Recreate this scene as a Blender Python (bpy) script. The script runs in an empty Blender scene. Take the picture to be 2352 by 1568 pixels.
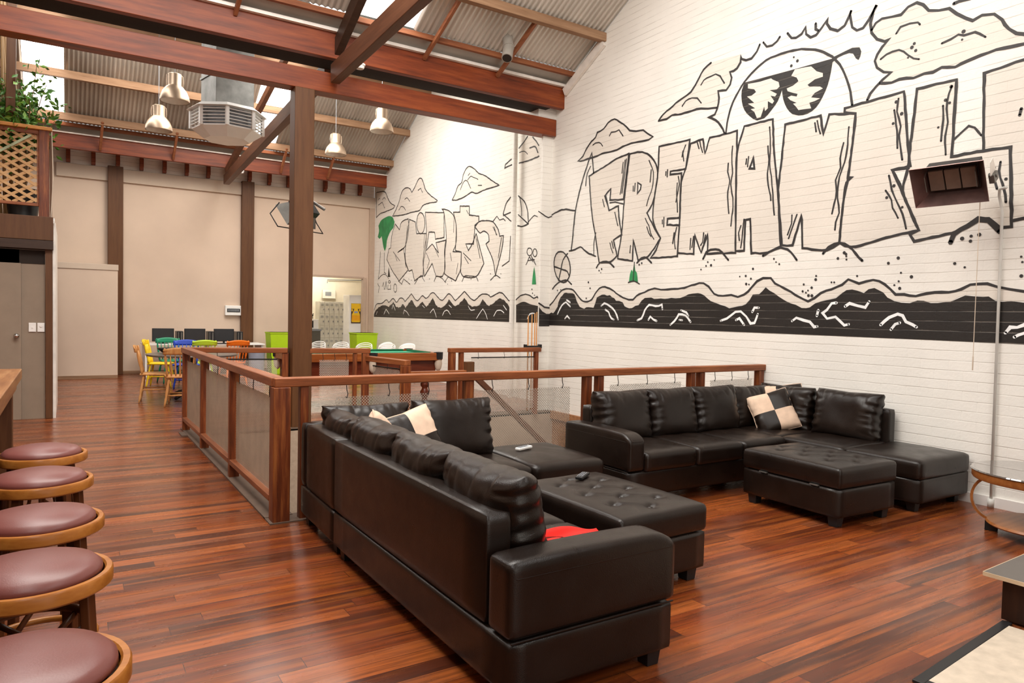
import bpy, bmesh, math, random
from mathutils import Vector, Matrix
from mathutils.geometry import tessellate_polygon
from math import sin, cos, pi, radians, sqrt
random.seed(7)
S = bpy.context.scene
C = S.collection

# ---------------------------------------------------------------- camera
YAW, PITCH, ROLL, FPX = 5.66271093e-01, -3.55927505e-02, 2.16851490e-02, 1608.4
CAM = Vector((0, 0, 1.5))
fw = Vector((sin(YAW)*cos(PITCH), cos(YAW)*cos(PITCH), sin(PITCH)))
r0 = Vector((cos(YAW), -sin(YAW), 0)); u0 = r0.cross(fw)
rt = r0*cos(ROLL) + u0*sin(ROLL); up = u0*cos(ROLL) - r0*sin(ROLL)
cam = bpy.data.cameras.new('camera'); camo = bpy.data.objects.new('camera', cam); C.objects.link(camo)
cam.sensor_width = 36; cam.lens = FPX/2352*36; cam.clip_start = 0.05; cam.clip_end = 200
camo.matrix_world = Matrix(((rt.x, up.x, -fw.x, CAM.x), (rt.y, up.y, -fw.y, CAM.y), (rt.z, up.z, -fw.z, CAM.z), (0, 0, 0, 1)))
S.camera = camo

# ---------------------------------------------------------------- light and exposure
w = bpy.data.worlds.new('world'); S.world = w; w.use_nodes = True
bg = w.node_tree.nodes['Background']; bg.inputs[0].default_value = (1.0, 0.96, 0.9, 1); bg.inputs[1].default_value = 0.35
S.view_settings.view_transform = 'Standard'; S.view_settings.look = 'None'
S.view_settings.gamma = 1; S.view_settings.use_curve_mapping = False
S.view_settings.exposure = 0.08
SKY = 9.0          # brightness of the daylight behind the roof's clear sheets
def area(name, loc, size, target, power, col=(1, .97, .93)):
    l = bpy.data.lights.new(name, 'AREA'); l.shape = 'RECTANGLE'; l.size, l.size_y = size; l.energy = power; l.color = col
    o = bpy.data.objects.new(name, l); C.objects.link(o); o.location = loc
    o.rotation_euler = (Vector(target)-Vector(loc)).to_track_quat('-Z', 'Y').to_euler()
    return o
# added fill lamps: one at an unseen front opening, two boosting the skylights
area('front_fill', (1.6, -2.95, 1.5), (2.8, 2.6), (3.0, 6, 1.0), 45, (1, .93, .81))
area('near_roof_fill', (1.2, 4.6, 6.2), (4.0, 3.0), (2.6, 6.2, 0), 400, (1, .955, .89))
area('far_roof_fill', (3.0, 14.2, 6.4), (6.0, 2.6), (3.4, 14.6, 0), 470, (1, .94, .85))

# ---------------------------------------------------------------- node helpers
def mat(name):
    m = bpy.data.materials.new(name); m.use_nodes = True
    nt = m.node_tree; b = nt.nodes['Principled BSDF']
    return m, nt, b
def N(nt, typ, **kw):
    n = nt.nodes.new(typ)
    for k, v in kw.items():
        if k.startswith('i_'): n.inputs[int(k[2:])].default_value = v
        else: setattr(n, k, v)
    return n
def L(nt, a, b): nt.links.new(a, b)
def M(nt, op, a, b=None, c=None):
    n = nt.nodes.new('ShaderNodeMath'); n.operation = op
    for i, v in enumerate((a, b, c)):
        if v is None: continue
        if hasattr(v, 'links'): nt.links.new(v, n.inputs[i])
        else: n.inputs[i].default_value = v
    return n.outputs[0]
def ramp(nt, fac, stops, interp='LINEAR'):
    n = nt.nodes.new('ShaderNodeValToRGB'); n.color_ramp.interpolation = interp
    e = n.color_ramp.elements
    while len(e) < len(stops): e.new(0.5)
    for i, (p, c) in enumerate(stops): e[i].position = p; e[i].color = (*c, 1)
    L(nt, fac, n.inputs[0]); return n.outputs[0]
def coords(nt, scale=(1, 1, 1)):
    tc = N(nt, 'ShaderNodeTexCoord'); mp = N(nt, 'ShaderNodeMapping'); mp.inputs['Scale'].default_value = scale
    L(nt, tc.outputs['Object'], mp.inputs[0]); return mp.outputs[0]
def noise(nt, vec, scale, detail=4, rough=.55):
    n = N(nt, 'ShaderNodeTexNoise'); n.inputs['Scale'].default_value = scale; n.inputs['Detail'].default_value = detail
    n.inputs['Roughness'].default_value = rough; L(nt, vec, n.inputs['Vector']); return n.outputs['Fac']
def bump(nt, b, h, strength, dist=.01):
    n = N(nt, 'ShaderNodeBump'); n.inputs['Strength'].default_value = strength; n.inputs['Distance'].default_value = dist
    L(nt, h, n.inputs['Height']); L(nt, n.outputs[0], b.inputs['Normal']); return n
def mixc(nt, fac, a, b, mode='MIX'):
    n = nt.nodes.new('ShaderNodeMix'); n.data_type = 'RGBA'; n.blend_type = mode
    if hasattr(fac, 'links'): L(nt, fac, n.inputs[0])
    else: n.inputs[0].default_value = fac
    for i, v in ((6, a), (7, b)):
        if hasattr(v, 'links'): L(nt, v, n.inputs[i])
        else: n.inputs[i].default_value = (*v, 1)
    return n.outputs[2]
def plain(name, c, rough=.5, metal=0, var=.12, scale=6, bmp=0, spec=.4):
    m, nt, b = mat(name); v = coords(nt)
    f = noise(nt, v, scale)
    lo = tuple(x*(1-var) for x in c); hi = tuple(min(1, x*(1+var)) for x in c)
    L(nt, ramp(nt, f, [(.3, lo), (.7, hi)]), b.inputs['Base Color'])
    b.inputs['Roughness'].default_value = rough; b.inputs['Metallic'].default_value = metal
    b.inputs['Specular IOR Level'].default_value = spec
    if bmp: bump(nt, b, noise(nt, v, scale*12), bmp, .004)
    return m
def wood(name, dark, mid, light, axis='X', rough=.45, gs=1.0, bmp=.12):
    m, nt, b = mat(name)
    sc = {'X': (.7, 9, 9), 'Y': (9, .7, 9), 'Z': (9, 9, .7)}[axis]
    v = coords(nt, sc); f = noise(nt, v, 2.2*gs, 6, .65)
    v2 = coords(nt, {'X': (1, 40, 40), 'Y': (40, 1, 40), 'Z': (40, 40, 1)}[axis]); g = noise(nt, v2, 2.5*gs, 3)
    big = noise(nt, coords(nt), 1.3, 3)
    c = ramp(nt, f, [(.28, dark), (.5, mid), (.75, light)])
    c = mixc(nt, M(nt, 'MULTIPLY', g, .35), c, dark)
    c = mixc(nt, M(nt, 'MULTIPLY', big, .35), c, dark)
    L(nt, c, b.inputs['Base Color']); b.inputs['Roughness'].default_value = rough; b.inputs['Specular IOR Level'].default_value = .32
    bump(nt, b, g, bmp, .003)
    return m
def brickmat(name, c, lines=(.55, .5, .45), u='Y', dirt=.10, lw=.6, rough=.6):
    """paint over brickwork: courses 86 mm high; u = the horizontal axis of the wall"""
    m, nt, b = mat(name)
    tc = N(nt, 'ShaderNodeTexCoord'); sp = N(nt, 'ShaderNodeSeparateXYZ'); L(nt, tc.outputs['Object'], sp.inputs[0])
    cb = N(nt, 'ShaderNodeCombineXYZ'); L(nt, sp.outputs[0 if u == 'X' else 1], cb.inputs[0]); L(nt, sp.outputs[2], cb.inputs[1])
    wob = noise(nt, cb.outputs[0], 2.2, 3)
    nv = N(nt, 'ShaderNodeVectorMath', operation='ADD'); L(nt, cb.outputs[0], nv.inputs[0])
    cw = N(nt, 'ShaderNodeCombineXYZ'); L(nt, M(nt, 'MULTIPLY', wob, .012), cw.inputs[1]); L(nt, cw.outputs[0], nv.inputs[1])
    br = N(nt, 'ShaderNodeTexBrick'); L(nt, nv.outputs[0], br.inputs['Vector'])
    br.inputs['Scale'].default_value = 1; br.inputs['Brick Width'].default_value = .24; br.inputs['Row Height'].default_value = .086
    br.inputs['Mortar Size'].default_value = .005; br.inputs['Mortar Smooth'].default_value = .6
    br.offset = .5
    # broken mortar: only parts of the joints still show through the paint
    pn = noise(nt, cb.outputs[0], 3.5, 4); patch = M(nt, 'MULTIPLY', ramp(nt, pn, [(.38, (0, 0, 0)), (.6, (1, 1, 1))]), lw)
    row = M(nt, 'FRACT', M(nt, 'DIVIDE', M(nt, 'ADD', sp.outputs[2], M(nt, 'MULTIPLY', wob, .012)), .086))
    bed = M(nt, 'MAXIMUM', M(nt, 'LESS_THAN', row, .07), M(nt, 'GREATER_THAN', row, .93))
    fac = M(nt, 'MULTIPLY', M(nt, 'MULTIPLY', br.outputs['Fac'], bed), patch)
    d = noise(nt, cb.outputs[0], 1.1, 5)
    base = ramp(nt, d, [(.3, tuple(x*(1-dirt) for x in c)), (.65, c)])
    L(nt, mixc(nt, fac, base, lines), b.inputs['Base Color'])
    b.inputs['Roughness'].default_value = rough
    fine = noise(nt, tc.outputs['Object'], 38, 4)
    h = M(nt, 'ADD', M(nt, 'MULTIPLY', M(nt, 'MULTIPLY', br.outputs['Fac'], M(nt, 'ADD', M(nt, 'MULTIPLY', bed, .6), .25)), M(nt, 'ADD', M(nt, 'MULTIPLY', pn, -1.6), .1)), M(nt, 'MULTIPLY', fine, .5))
    bump(nt, b, h, .45, .008)
    return m

# ---------------------------------------------------------------- materials
MT = {}
MT['wall_white'] = brickmat('painted_white_brick', (.88, .855, .80))
MT['wall_whiteX'] = brickmat('painted_white_brick_end', (.88, .855, .80), u='X')
MT['cream'] = brickmat('mural_cream', (.79, .735, .66), (.5, .45, .4))
MT['creamX'] = brickmat('mural_cream_end', (.79, .735, .66), (.5, .45, .4), u='X')
MT['ink'] = brickmat('mural_black_band', (.019, .016, .0145), (.15, .13, .11), dirt=.35, lw=.9, rough=.5)
MT['inkX'] = brickmat('mural_black_band_end', (.028, .024, .022), (.17, .15, .13), u='X', dirt=.35)
MT['line'] = plain('mural_black_line', (.035, .032, .032), .55)
MT['chalk'] = plain('mural_white_line', (.88, .9, .9), .6)
MT['green'] = plain('mural_green', (.03, .27, .09), .6, var=.25)
MT['beige'] = plain('beige_wall_paint', (.66, .51, .40), .75, var=.05, scale=1.2, bmp=.05)
MT['beige_d'] = plain('beige_board', (.60, .48, .38), .7, var=.06, scale=2)
MT['jamb'] = plain('taupe_trim', (.50, .37, .28), .6, var=.05)
MT['beigebrick'] = brickmat('pale_rear_brick', (.88, .78, .70), (.4, .3, .24), u='X', lw=.8)
MT['brown'] = wood('dark_brown_painted_timber', (.08, .031, .011), (.125, .05, .017), (.155, .066, .025), 'Z', .5, bmp=.05)
MT['brownX'] = wood('dark_brown_painted_beam', (.03, .014, .008), (.05, .024, .014), (.07, .035, .02), 'X', .5, bmp=.05)
MT['brownY'] = wood('brown_tie_timber', (.07, .027, .014), (.13, .05, .024), (.18, .075, .036), 'Y', .5)
MT['redX'] = wood('red_brown_beam', (.085, .017, .006), (.25, .048, .012), (.41, .10, .022), 'X', .42, .8)
MT['railX'] = wood('railing_timber_x', (.10, .026, .008), (.33, .095, .028), (.58, .22, .08), 'X', .4)
MT['railY'] = wood('railing_timber_y', (.11, .03, .012), (.31, .095, .034), (.5, .2, .085), 'Y', .4)
MT['railZ'] = wood('railing_timber_z', (.06, .014, .005), (.22, .05, .013), (.52, .18, .045), 'Z', .38, 1.4)
MT['tanX'] = wood('purlin_timber', (.20, .105, .055), (.36, .21, .12), (.52, .33, .2), 'X', .7, .8)
MT['orangeX'] = wood('batten_timber', (.16, .05, .02), (.30, .10, .04), (.42, .17, .07), 'X', .6)
MT['orangeY'] = wood('strut_timber', (.16, .05, .02), (.30, .10, .04), (.42, .17, .07), 'Y', .6)
MT['golden'] = wood('golden_pine', (.42, .17, .05), (.62, .30, .10), (.80, .48, .20), 'Z', .4)
MT['lattice'] = wood('pine_lattice', (.42, .22, .09), (.62, .37, .17), (.74, .5, .27), 'X', .6)
MT['lattice_g'] = plain('weathered_green_lath', (.42, .47, .3), .7)
MT['lattrail'] = wood('orange_pine_cap', (.42, .15, .035), (.62, .27, .07), (.75, .38, .12), 'X', .5)
MT['stoolwood'] = wood('orange_stool_wood', (.22, .065, .010), (.40, .145, .026), (.55, .23, .05), 'X', .3, bmp=.03)
MT['stoolleg'] = wood('stool_leg_wood', (.06, .018, .006), (.12, .038, .014), (.18, .065, .022), 'Z', .35, bmp=.03)
MT['barwood'] = wood('bar_timber', (.16, .055, .018), (.36, .16, .06), (.55, .30, .13), 'Y', .35)
MT['barleg'] = wood('bar_leg_timber', (.07, .026, .01), (.14, .055, .022), (.22, .1, .045), 'Z', .45)
MT['tablewood'] = wood('table_rim_wood', (.20, .06, .014), (.38, .14, .035), (.5, .2, .06), 'X', .35)
MT['darkcab'] = wood('dark_cabinet_wood', (.012, .005, .003), (.028, .011, .006), (.05, .02, .01), 'Z', .4)
MT['poolwood'] = wood('pool_table_mahogany', (.08, .015, .006), (.16, .03, .012), (.24, .055, .02), 'X', .25)
MT['poolrail'] = wood('pool_table_rail', (.2, .05, .012), (.38, .11, .025), (.5, .17, .045), 'X', .25)
MT['felt'] = plain('green_felt', (.05, .36, .2), .85, var=.05)
MT['feltd'] = plain('green_cushion', (.005, .12, .055), .8)
MT['black'] = plain('black_plastic', (.012, .012, .013), .4)
MT['blackm'] = plain('black_metal', (.02, .018, .018), .35, .6)
MT['screen'] = plain('dark_screen', (.035, .037, .04), .25, var=.05)
MT['grey'] = plain('grey_plastic', (.22, .23, .25), .45)
MT['bluegrey'] = plain('blue_grey_plastic', (.32, .36, .45), .4)
MT['whitep'] = plain('white_plastic', (.85, .83, .8), .4, var=.03)
MT['whitewall'] = plain('kitchen_wall_paint', (.86, .78, .64), .6, var=.04)
MT['locker'] = plain('locker_metal', (.74, .71, .63), .45, .0, var=.05)
MT['lime'] = plain('lime_plastic', (.42, .66, .01), .4, var=.04)
MT['limed'] = plain('lime_paint', (.5, .7, .04), .4, var=.05)
MT['yellow'] = plain('yellow_paint', (.85, .58, .01), .4)
MT['emerald'] = plain('green_paint', (.01, .22, .11), .4)
MT['blue'] = plain('blue_paint', (.01, .05, .42), .4)
MT['orange'] = plain('orange_paint', (.8, .17, .01), .4)
MT['red'] = plain('red_cloth', (.80, .015, .008), .8, var=.1, scale=9, bmp=.1)
MT['velvet'] = plain('beige_velvet', (.70, .51, .38), .75, var=.1, scale=14, bmp=.15)
MT['steel'] = plain('galvanised_steel', (.20, .195, .18), .45, .7, var=.25)
MT['chrome'] = plain('chrome', (.7, .7, .7), .15, 1)
MT['gutter'] = plain('grey_gutter_sheet', (.40, .37, .33), .5, .3, var=.1, scale=2)
MT['flash'] = plain('pale_flashing', (.85, .8, .74), .5, .1)
MT['concrete'] = plain('concrete_kerb', (.13, .085, .06), .8, var=.15, scale=8, bmp=.2)
MT['carpet'] = plain('beige_stair_carpet', (.42, .32, .24), .95, var=.1, scale=20, bmp=.2)
MT['panel'] = wood('stair_panelling', (.25, .10, .04), (.38, .18, .08), (.5, .27, .13), 'X', .5)
MT['soot'] = plain('copper_pipe_paint', (.72, .72, .68), .4, var=.08)
MT['cuewood'] = wood('cue_wood', (.45, .17, .03), (.65, .28, .06), (.8, .4, .12), 'Z', .3)
MT['hide'] = plain('taupe_mat', (.52, .44, .35), .95, var=.12, scale=14, bmp=.3)
MT['laminate'] = plain('dark_laminate', (.10, .088, .078), .3, var=.08)
MT['ply'] = plain('pale_edge', (.58, .43, .28), .5)
MT['door'] = plain('taupe_door_paint', (.27, .205, .15), .55, var=.06)
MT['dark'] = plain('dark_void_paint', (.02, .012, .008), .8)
MT['lampmetal'] = plain('brushed_copper_aluminium', (.50, .38, .28), .42, .9, var=.08)
MT['lampin'] = plain('lamp_inside', (.80, .74, .66), .5)
MT['leafa'] = plain('leaf_green', (.06, .17, .02), .5, var=.5, scale=3)
MT['leafb'] = plain('leaf_light_green', (.16, .30, .04), .5, var=.3, scale=3)
MT['stem'] = plain('plant_stem', (.22, .13, .06), .7)
MT['bamboo'] = wood('bamboo', (.3, .17, .07), (.42, .26, .12), (.55, .38, .2), 'Z', .5)
MT['netcream'] = plain('pocket_net', (.6, .5, .4), .8)
MT['heaterin'] = plain('heater_reflector', (.26, .16, .145), .28, .8, var=.25)
MT['ceramic'] = plain('heater_ceramic', (.20, .14, .11), .7, var=.2)
MT['poster1'] = plain('poster_yellow', (.9, .55, .02), .5, var=.1)
MT['poster2'] = plain('poster_orange', (.85, .38, .01), .5)
MT['poster3'] = plain('poster_brown', (.09, .05, .03), .5)
MT['ball'] = plain('ball_white', (.85, .8, .7), .15)

def leather():
    m, nt, b = mat('dark_brown_leather'); v = coords(nt)
    f = noise(nt, v, 2.5, 5)
    L(nt, ramp(nt, f, [(.3, (.0068, .0036, .0025)), (.7, (.014, .008, .0055))]), b.inputs['Base Color'])
    L(nt, ramp(nt, noise(nt, v, 9, 3), [(.3, (.27, .27, .27)), (.7, (.37, .37, .37))]), b.inputs['Roughness'])
    b.inputs['Specular IOR Level'].default_value = .38
    vo = N(nt, 'ShaderNodeTexVoronoi'); vo.inputs['Scale'].default_value = 260; L(nt, v, vo.inputs['Vector'])
    h = M(nt, 'ADD', M(nt, 'MULTIPLY', vo.outputs['Distance'], .12), M(nt, 'MULTIPLY', noise(nt, v, 16, 2), .10))
    bump(nt, b, h, .25, .012); return m
MT['leather'] = leather()
def seatvinyl():
    m, nt, b = mat('burgundy_vinyl'); v = coords(nt)
    L(nt, ramp(nt, noise(nt, v, 3), [(.3, (.13, .036, .030)), (.7, (.175, .052, .044))]), b.inputs['Base Color'])
    b.inputs['Roughness'].default_value = .38
    bump(nt, b, noise(nt, v, 220, 2), .08, .003); return m
MT['vinyl'] = seatvinyl()

def floormat():
    m, nt, b = mat('red_jarrah_boards')
    tc = N(nt, 'ShaderNodeTexCoord'); sp = N(nt, 'ShaderNodeSeparateXYZ'); L(nt, tc.outputs['Object'], sp.inputs[0])
    X, Y = sp.outputs[0], sp.outputs[1]
    W = .1
    yy = M(nt, 'DIVIDE', Y, W); row = M(nt, 'FLOOR', yy); fr = M(nt, 'FRACT', yy)
    wn = N(nt, 'ShaderNodeTexWhiteNoise', noise_dimensions='1D'); L(nt, row, wn.inputs['W'])
    xs = M(nt, 'ADD', X, M(nt, 'MULTIPLY', wn.outputs['Value'], 7)); xd = M(nt, 'DIVIDE', xs, 2.1); idx = M(nt, 'FLOOR', xd); fx = M(nt, 'FRACT', xd)
    cb = N(nt, 'ShaderNodeCombineXYZ'); L(nt, row, cb.inputs[0]); L(nt, idx, cb.inputs[1])
    w2 = N(nt, 'ShaderNodeTexWhiteNoise', noise_dimensions='2D'); L(nt, cb.outputs[0], w2.inputs['Vector'])
    rnd = w2.outputs['Value']
    c = ramp(nt, rnd, [(0, (0.070, 0.016, 0.006)), (.25, (0.126, 0.026, 0.007)), (.5, (0.185, 0.037, 0.009)), (.75, (0.259, 0.058, 0.013)), (.92, (0.340, 0.089, 0.022)), (1, (0.200, 0.063, 0.030))])
    # grain, shifted per board
    gv = N(nt, 'ShaderNodeCombineXYZ'); L(nt, M(nt, 'MULTIPLY', X, .9), gv.inputs[0]); L(nt, M(nt, 'MULTIPLY', Y, 16), gv.inputs[1]); L(nt, M(nt, 'MULTIPLY', rnd, 30), gv.inputs[2])
    g = noise(nt, gv.outputs[0], 2.4, 6, .65)
    c = mixc(nt, ramp(nt, g, [(.40, (0, 0, 0)), (.72, (.85, .85, .85))]), c, (.030, .010, .006))
    g2 = noise(nt, gv.outputs[0], 1.1, 3)
    c = mixc(nt, ramp(nt, g2, [(.47, (0, 0, 0)), (.78, (.7, .7, .7))]), c, (.38, .10, .015))
    # worn grey patches of the varnish
    wv = N(nt, 'ShaderNodeCombineXYZ'); L(nt, M(nt, 'MULTIPLY', X, .8), wv.inputs[0]); L(nt, M(nt, 'MULTIPLY', Y, 1.8), wv.inputs[1])
    wear = noise(nt, wv.outputs[0], 1.2, 5)
    c = mixc(nt, ramp(nt, wear, [(.56, (0, 0, 0)), (.75, (.4, .4, .4))]), c, (.15, .075, .055))
    seam = M(nt, 'MAXIMUM', M(nt, 'LESS_THAN', fr, .028), M(nt, 'LESS_THAN', fx, .0016))
    c = mixc(nt, M(nt, 'MULTIPLY', seam, .75), c, (.02, .008, .005))
    L(nt, c, b.inputs['Base Color'])
    r = ramp(nt, noise(nt, wv.outputs[0], 2.6, 5), [(.3, (.2, .2, .2)), (.75, (.36, .36, .36))])
    L(nt, r, b.inputs['Roughness'])
    h = M(nt, 'ADD', M(nt, 'MULTIPLY', seam, -1), M(nt, 'ADD', M(nt, 'MULTIPLY', g, .12), M(nt, 'MULTIPLY', rnd, .15)))
    bump(nt, b, h, .12, .004)
    b.inputs['Specular IOR Level'].default_value = .42; b.inputs['Coat Weight'].default_value = .08; b.inputs['Coat Roughness'].default_value = .14
    return m
MT['floor'] = floormat()

def meshmat(name, axis, c, pitch=.023, r=.35):
    """punched metal sheet: staggered holes are really open"""
    m, nt, b = mat(name); b.inputs['Base Color'].default_value = (*c, 1); b.inputs['Metallic'].default_value = .25; b.inputs['Roughness'].default_value = .5
    tc = N(nt, 'ShaderNodeTexCoord'); sp = N(nt, 'ShaderNodeSeparateXYZ'); L(nt, tc.outputs['Object'], sp.inputs[0])
    v = M(nt, 'DIVIDE', sp.outputs[2], pitch*.5); rw = M(nt, 'FLOOR', v); fv = M(nt, 'SUBTRACT', M(nt, 'FRACT', v), .5)
    off = M(nt, 'MULTIPLY', M(nt, 'FLOORED_MODULO', rw, 2.0), .5)
    uu = M(nt, 'ADD', M(nt, 'DIVIDE', sp.outputs[{'X': 0, 'Y': 1}[axis]], pitch), off); fu = M(nt, 'SUBTRACT', M(nt, 'FRACT', uu), .5)
    d = M(nt, 'SQRT', M(nt, 'ADD', M(nt, 'POWER', M(nt, 'ABSOLUTE', fu), 2), M(nt, 'MULTIPLY', M(nt, 'POWER', M(nt, 'ABSOLUTE', fv), 2), .42)))
    hole = M(nt, 'LESS_THAN', d, r)
    L(nt, M(nt, 'SUBTRACT', 1.0, hole), b.inputs['Alpha'])
    L(nt, ramp(nt, noise(nt, tc.outputs['Object'], 6), [(.3, tuple(x*.8 for x in c)), (.7, c)]), b.inputs['Base Color'])
    return m
MT['meshX'] = meshmat('perforated_metal_x', 'X', (.62, .55, .47))
MT['meshY'] = meshmat('perforated_metal_y', 'Y', (.66, .57, .45), r=.27)

def corrugated(name, c1, c2, met=.35):
    m, nt, b = mat(name); v = coords(nt, (.9, .35, .35))
    f = noise(nt, v, 2.2, 5)
    tc = N(nt, 'ShaderNodeTexCoord'); sp = N(nt, 'ShaderNodeSeparateXYZ'); L(nt, tc.outputs['Object'], sp.inputs[0])
    sheet = N(nt, 'ShaderNodeTexWhiteNoise', noise_dimensions='1D'); L(nt, M(nt, 'FLOOR', M(nt, 'DIVIDE', sp.outputs[0], .76)), sheet.inputs['W'])
    c = mixc(nt, M(nt, 'MULTIPLY', sheet.outputs['Value'], .45), ramp(nt, f, [(.3, c1), (.7, c2)]), tuple(x*.6 for x in c1))
    L(nt, c, b.inputs['Base Color']); b.inputs['Roughness'].default_value = .5; b.inputs['Metallic'].default_value = met
    return m
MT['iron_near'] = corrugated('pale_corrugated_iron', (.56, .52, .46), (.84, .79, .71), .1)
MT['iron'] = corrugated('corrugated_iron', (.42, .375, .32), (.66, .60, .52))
def glow(name, c, s):
    m, nt, b = mat(name); b.inputs['Emission Color'].default_value = (*c, 1); b.inputs['Emission Strength'].default_value = s
    b.inputs['Base Color'].default_value = (.9, .9, .9, 1); return m
MT['sky'] = glow('clear_roof_sheet_daylight', (1.0, .985, .95), SKY)
MT['tube'] = glow('fluorescent_tube', (1, .96, .86), 42)
def glassmat():
    m, nt, b = mat('smoked_glass_top'); b.inputs['Base Color'].default_value = (.09, .08, .075, 1); b.inputs['Roughness'].default_value = .04
    b.inputs['Coat Weight'].default_value = 1; b.inputs['Coat Roughness'].default_value = .02; b.inputs['Coat IOR'].default_value = 1.9; return m
MT['glass'] = glassmat()
# ---------------------------------------------------------------- mesh helpers
class B:
    def __init__(s): s.v = []; s.f = []; s.m = []; s.cur = 0
    def add(s, vs, fs):
        o = len(s.v); s.v += [tuple(v) for v in vs]
        for f in fs: s.f.append(tuple(i+o for i in f)); s.m.append(s.cur)
        return s
    def box(s, x0, x1, y0, y1, z0, z1):
        vs = [(x, y, z) for z in (z0, z1) for y in (y0, y1) for x in (x0, x1)]
        return s.add(vs, [(0, 2, 3, 1), (4, 5, 7, 6), (0, 1, 5, 4), (1, 3, 7, 5), (3, 2, 6, 7), (2, 0, 4, 6)])
    def frus(s, x0, x1, y0, y1, z0, z1, dx, dy):
        "box whose top is wider by dx, dy on each side"
        vs = [(x0, y0, z0), (x1, y0, z0), (x0, y1, z0), (x1, y1, z0), (x0-dx, y0-dy, z1), (x1+dx, y0-dy, z1), (x0-dx, y1+dy, z1), (x1+dx, y1+dy, z1)]
        return s.add(vs, [(0, 2, 3, 1), (4, 5, 7, 6), (0, 1, 5, 4), (1, 3, 7, 5), (3, 2, 6, 7), (2, 0, 4, 6)])
    def beam(s, p0, p1, w, h, upv=(0, 0, 1)):
        p0, p1 = Vector(p0), Vector(p1); d = (p1-p0).normalized(); a = d.cross(Vector(upv)).normalized(); b = a.cross(d)
        vs = [p+a*(i*w/2)+b*(j*h/2) for p in (p0, p1) for j in (-1, 1) for i in (-1, 1)]
        return s.add(vs, [(0, 1, 3, 2), (4, 6, 7, 5), (0, 4, 5, 1), (1, 5, 7, 3), (3, 7, 6, 2), (2, 6, 4, 0)])
    def tube(s, pts, r, n=8, closed=False, rs=None):
        pts = [Vector(p) for p in pts]; k = len(pts); rings = []; pa = None
        for i, p in enumerate(pts):
            if closed: d = (pts[(i+1) % k]-pts[i-1]).normalized()
            else: d = (pts[min(i+1, k-1)]-pts[max(i-1, 0)]).normalized()
            if pa is None:
                a = d.orthogonal().normalized()
            else:
                a = (pa-d*pa.dot(d)).normalized()
            pa = a; b = d.cross(a); rr = rs[i] if rs else r
            rings.append([p+(a*cos(2*pi*j/n)+b*sin(2*pi*j/n))*rr for j in range(n)])
        vs = [v for rg in rings for v in rg]; fs = []
        for i in range(k if closed else k-1):
            for j in range(n):
                fs.append((i*n+j, i*n+(j+1) % n, ((i+1) % k)*n+(j+1) % n, ((i+1) % k)*n+j))
        if not closed: fs += [tuple(range(n))[::-1], tuple((k-1)*n+j for j in range(n))]
        return s.add(vs, fs)
    def lathe(s, prof, c=(0, 0, 0), n=24, caps=True):
        vs = []; fs = []; k = len(prof)
        for r, z in prof:
            for j in range(n): vs.append((c[0]+r*cos(2*pi*j/n), c[1]+r*sin(2*pi*j/n), c[2]+z))
        for i in range(k-1):
            for j in range(n): fs.append((i*n+j, i*n+(j+1) % n, (i+1)*n+(j+1) % n, (i+1)*n+j))
        if caps: fs += [tuple(range(n))[::-1], tuple((k-1)*n+j for j in range(n))]
        return s.add(vs, fs)
    def poly(s, pts):
        "flat polygon through 3D points, tessellated"
        pts = [Vector(p) for p in pts]; tr = tessellate_polygon([pts]); return s.add(pts, [tuple(t) for t in tr])
    def grid(s, fn, nu, nv):
        vs = [fn(i/nu, j/nv) for j in range(nv+1) for i in range(nu+1)]
        fs = [(j*(nu+1)+i, j*(nu+1)+i+1, (j+1)*(nu+1)+i+1, (j+1)*(nu+1)+i) for j in range(nv) for i in range(nu)]
        return s.add(vs, fs)
    def xf(s, m):
        s.v = [tuple(m @ Vector(v)) for v in s.v]; return s
def mk(name, b, mats, parent=None, bev=0, seg=2, smooth=False, label=None, weld=False, auto=None):
    me = bpy.data.meshes.new(name); me.from_pydata(b.v, [], b.f)
    if not isinstance(mats, (list, tuple)): mats = [mats]
    for m in mats: me.materials.append(MT[m] if isinstance(m, str) else m)
    if len(mats) > 1: me.polygons.foreach_set('material_index', b.m)
    if weld:
        bm = bmesh.new(); bm.from_mesh(me); bmesh.ops.remove_doubles(bm, verts=bm.verts, dist=1e-5); bmesh.ops.recalc_face_normals(bm, faces=bm.faces); bm.to_mesh(me); bm.free()
    if smooth: me.polygons.foreach_set('use_smooth', [True]*len(me.polygons))
    me.update()
    o = bpy.data.objects.new(name, me); C.objects.link(o)
    if parent: o.parent = parent
    if bev:
        md = o.modifiers.new('bevel', 'BEVEL'); md.width = bev; md.segments = seg; md.limit_method = 'ANGLE'; md.angle_limit = radians(40); md.harden_normals = True
        if not smooth: me.polygons.foreach_set('use_smooth', [True]*len(me.polygons))
    elif auto:
        me.polygons.foreach_set('use_smooth', [True]*len(me.polygons))
        try: me.set_sharp_from_angle(angle=radians(auto))
        except Exception: pass
    if label: o['label'] = label
    return o
def tag(o, label, cat, group=None):
    o['label'] = label; o['category'] = cat
    if group: o['group'] = group
    return o
def thing(name, label, cat, loc=(0, 0, 0), rz=0, group=None):
    o = bpy.data.objects.new(name, None); C.objects.link(o); o.location = loc; o.rotation_euler = (0, 0, rz)
    o.empty_display_size = .1
    return tag(o, label, cat, group)
def struct(name, b, mats, **k):
    o = mk(name, b, mats, **k); o['kind'] = 'structure'; return o
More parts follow.
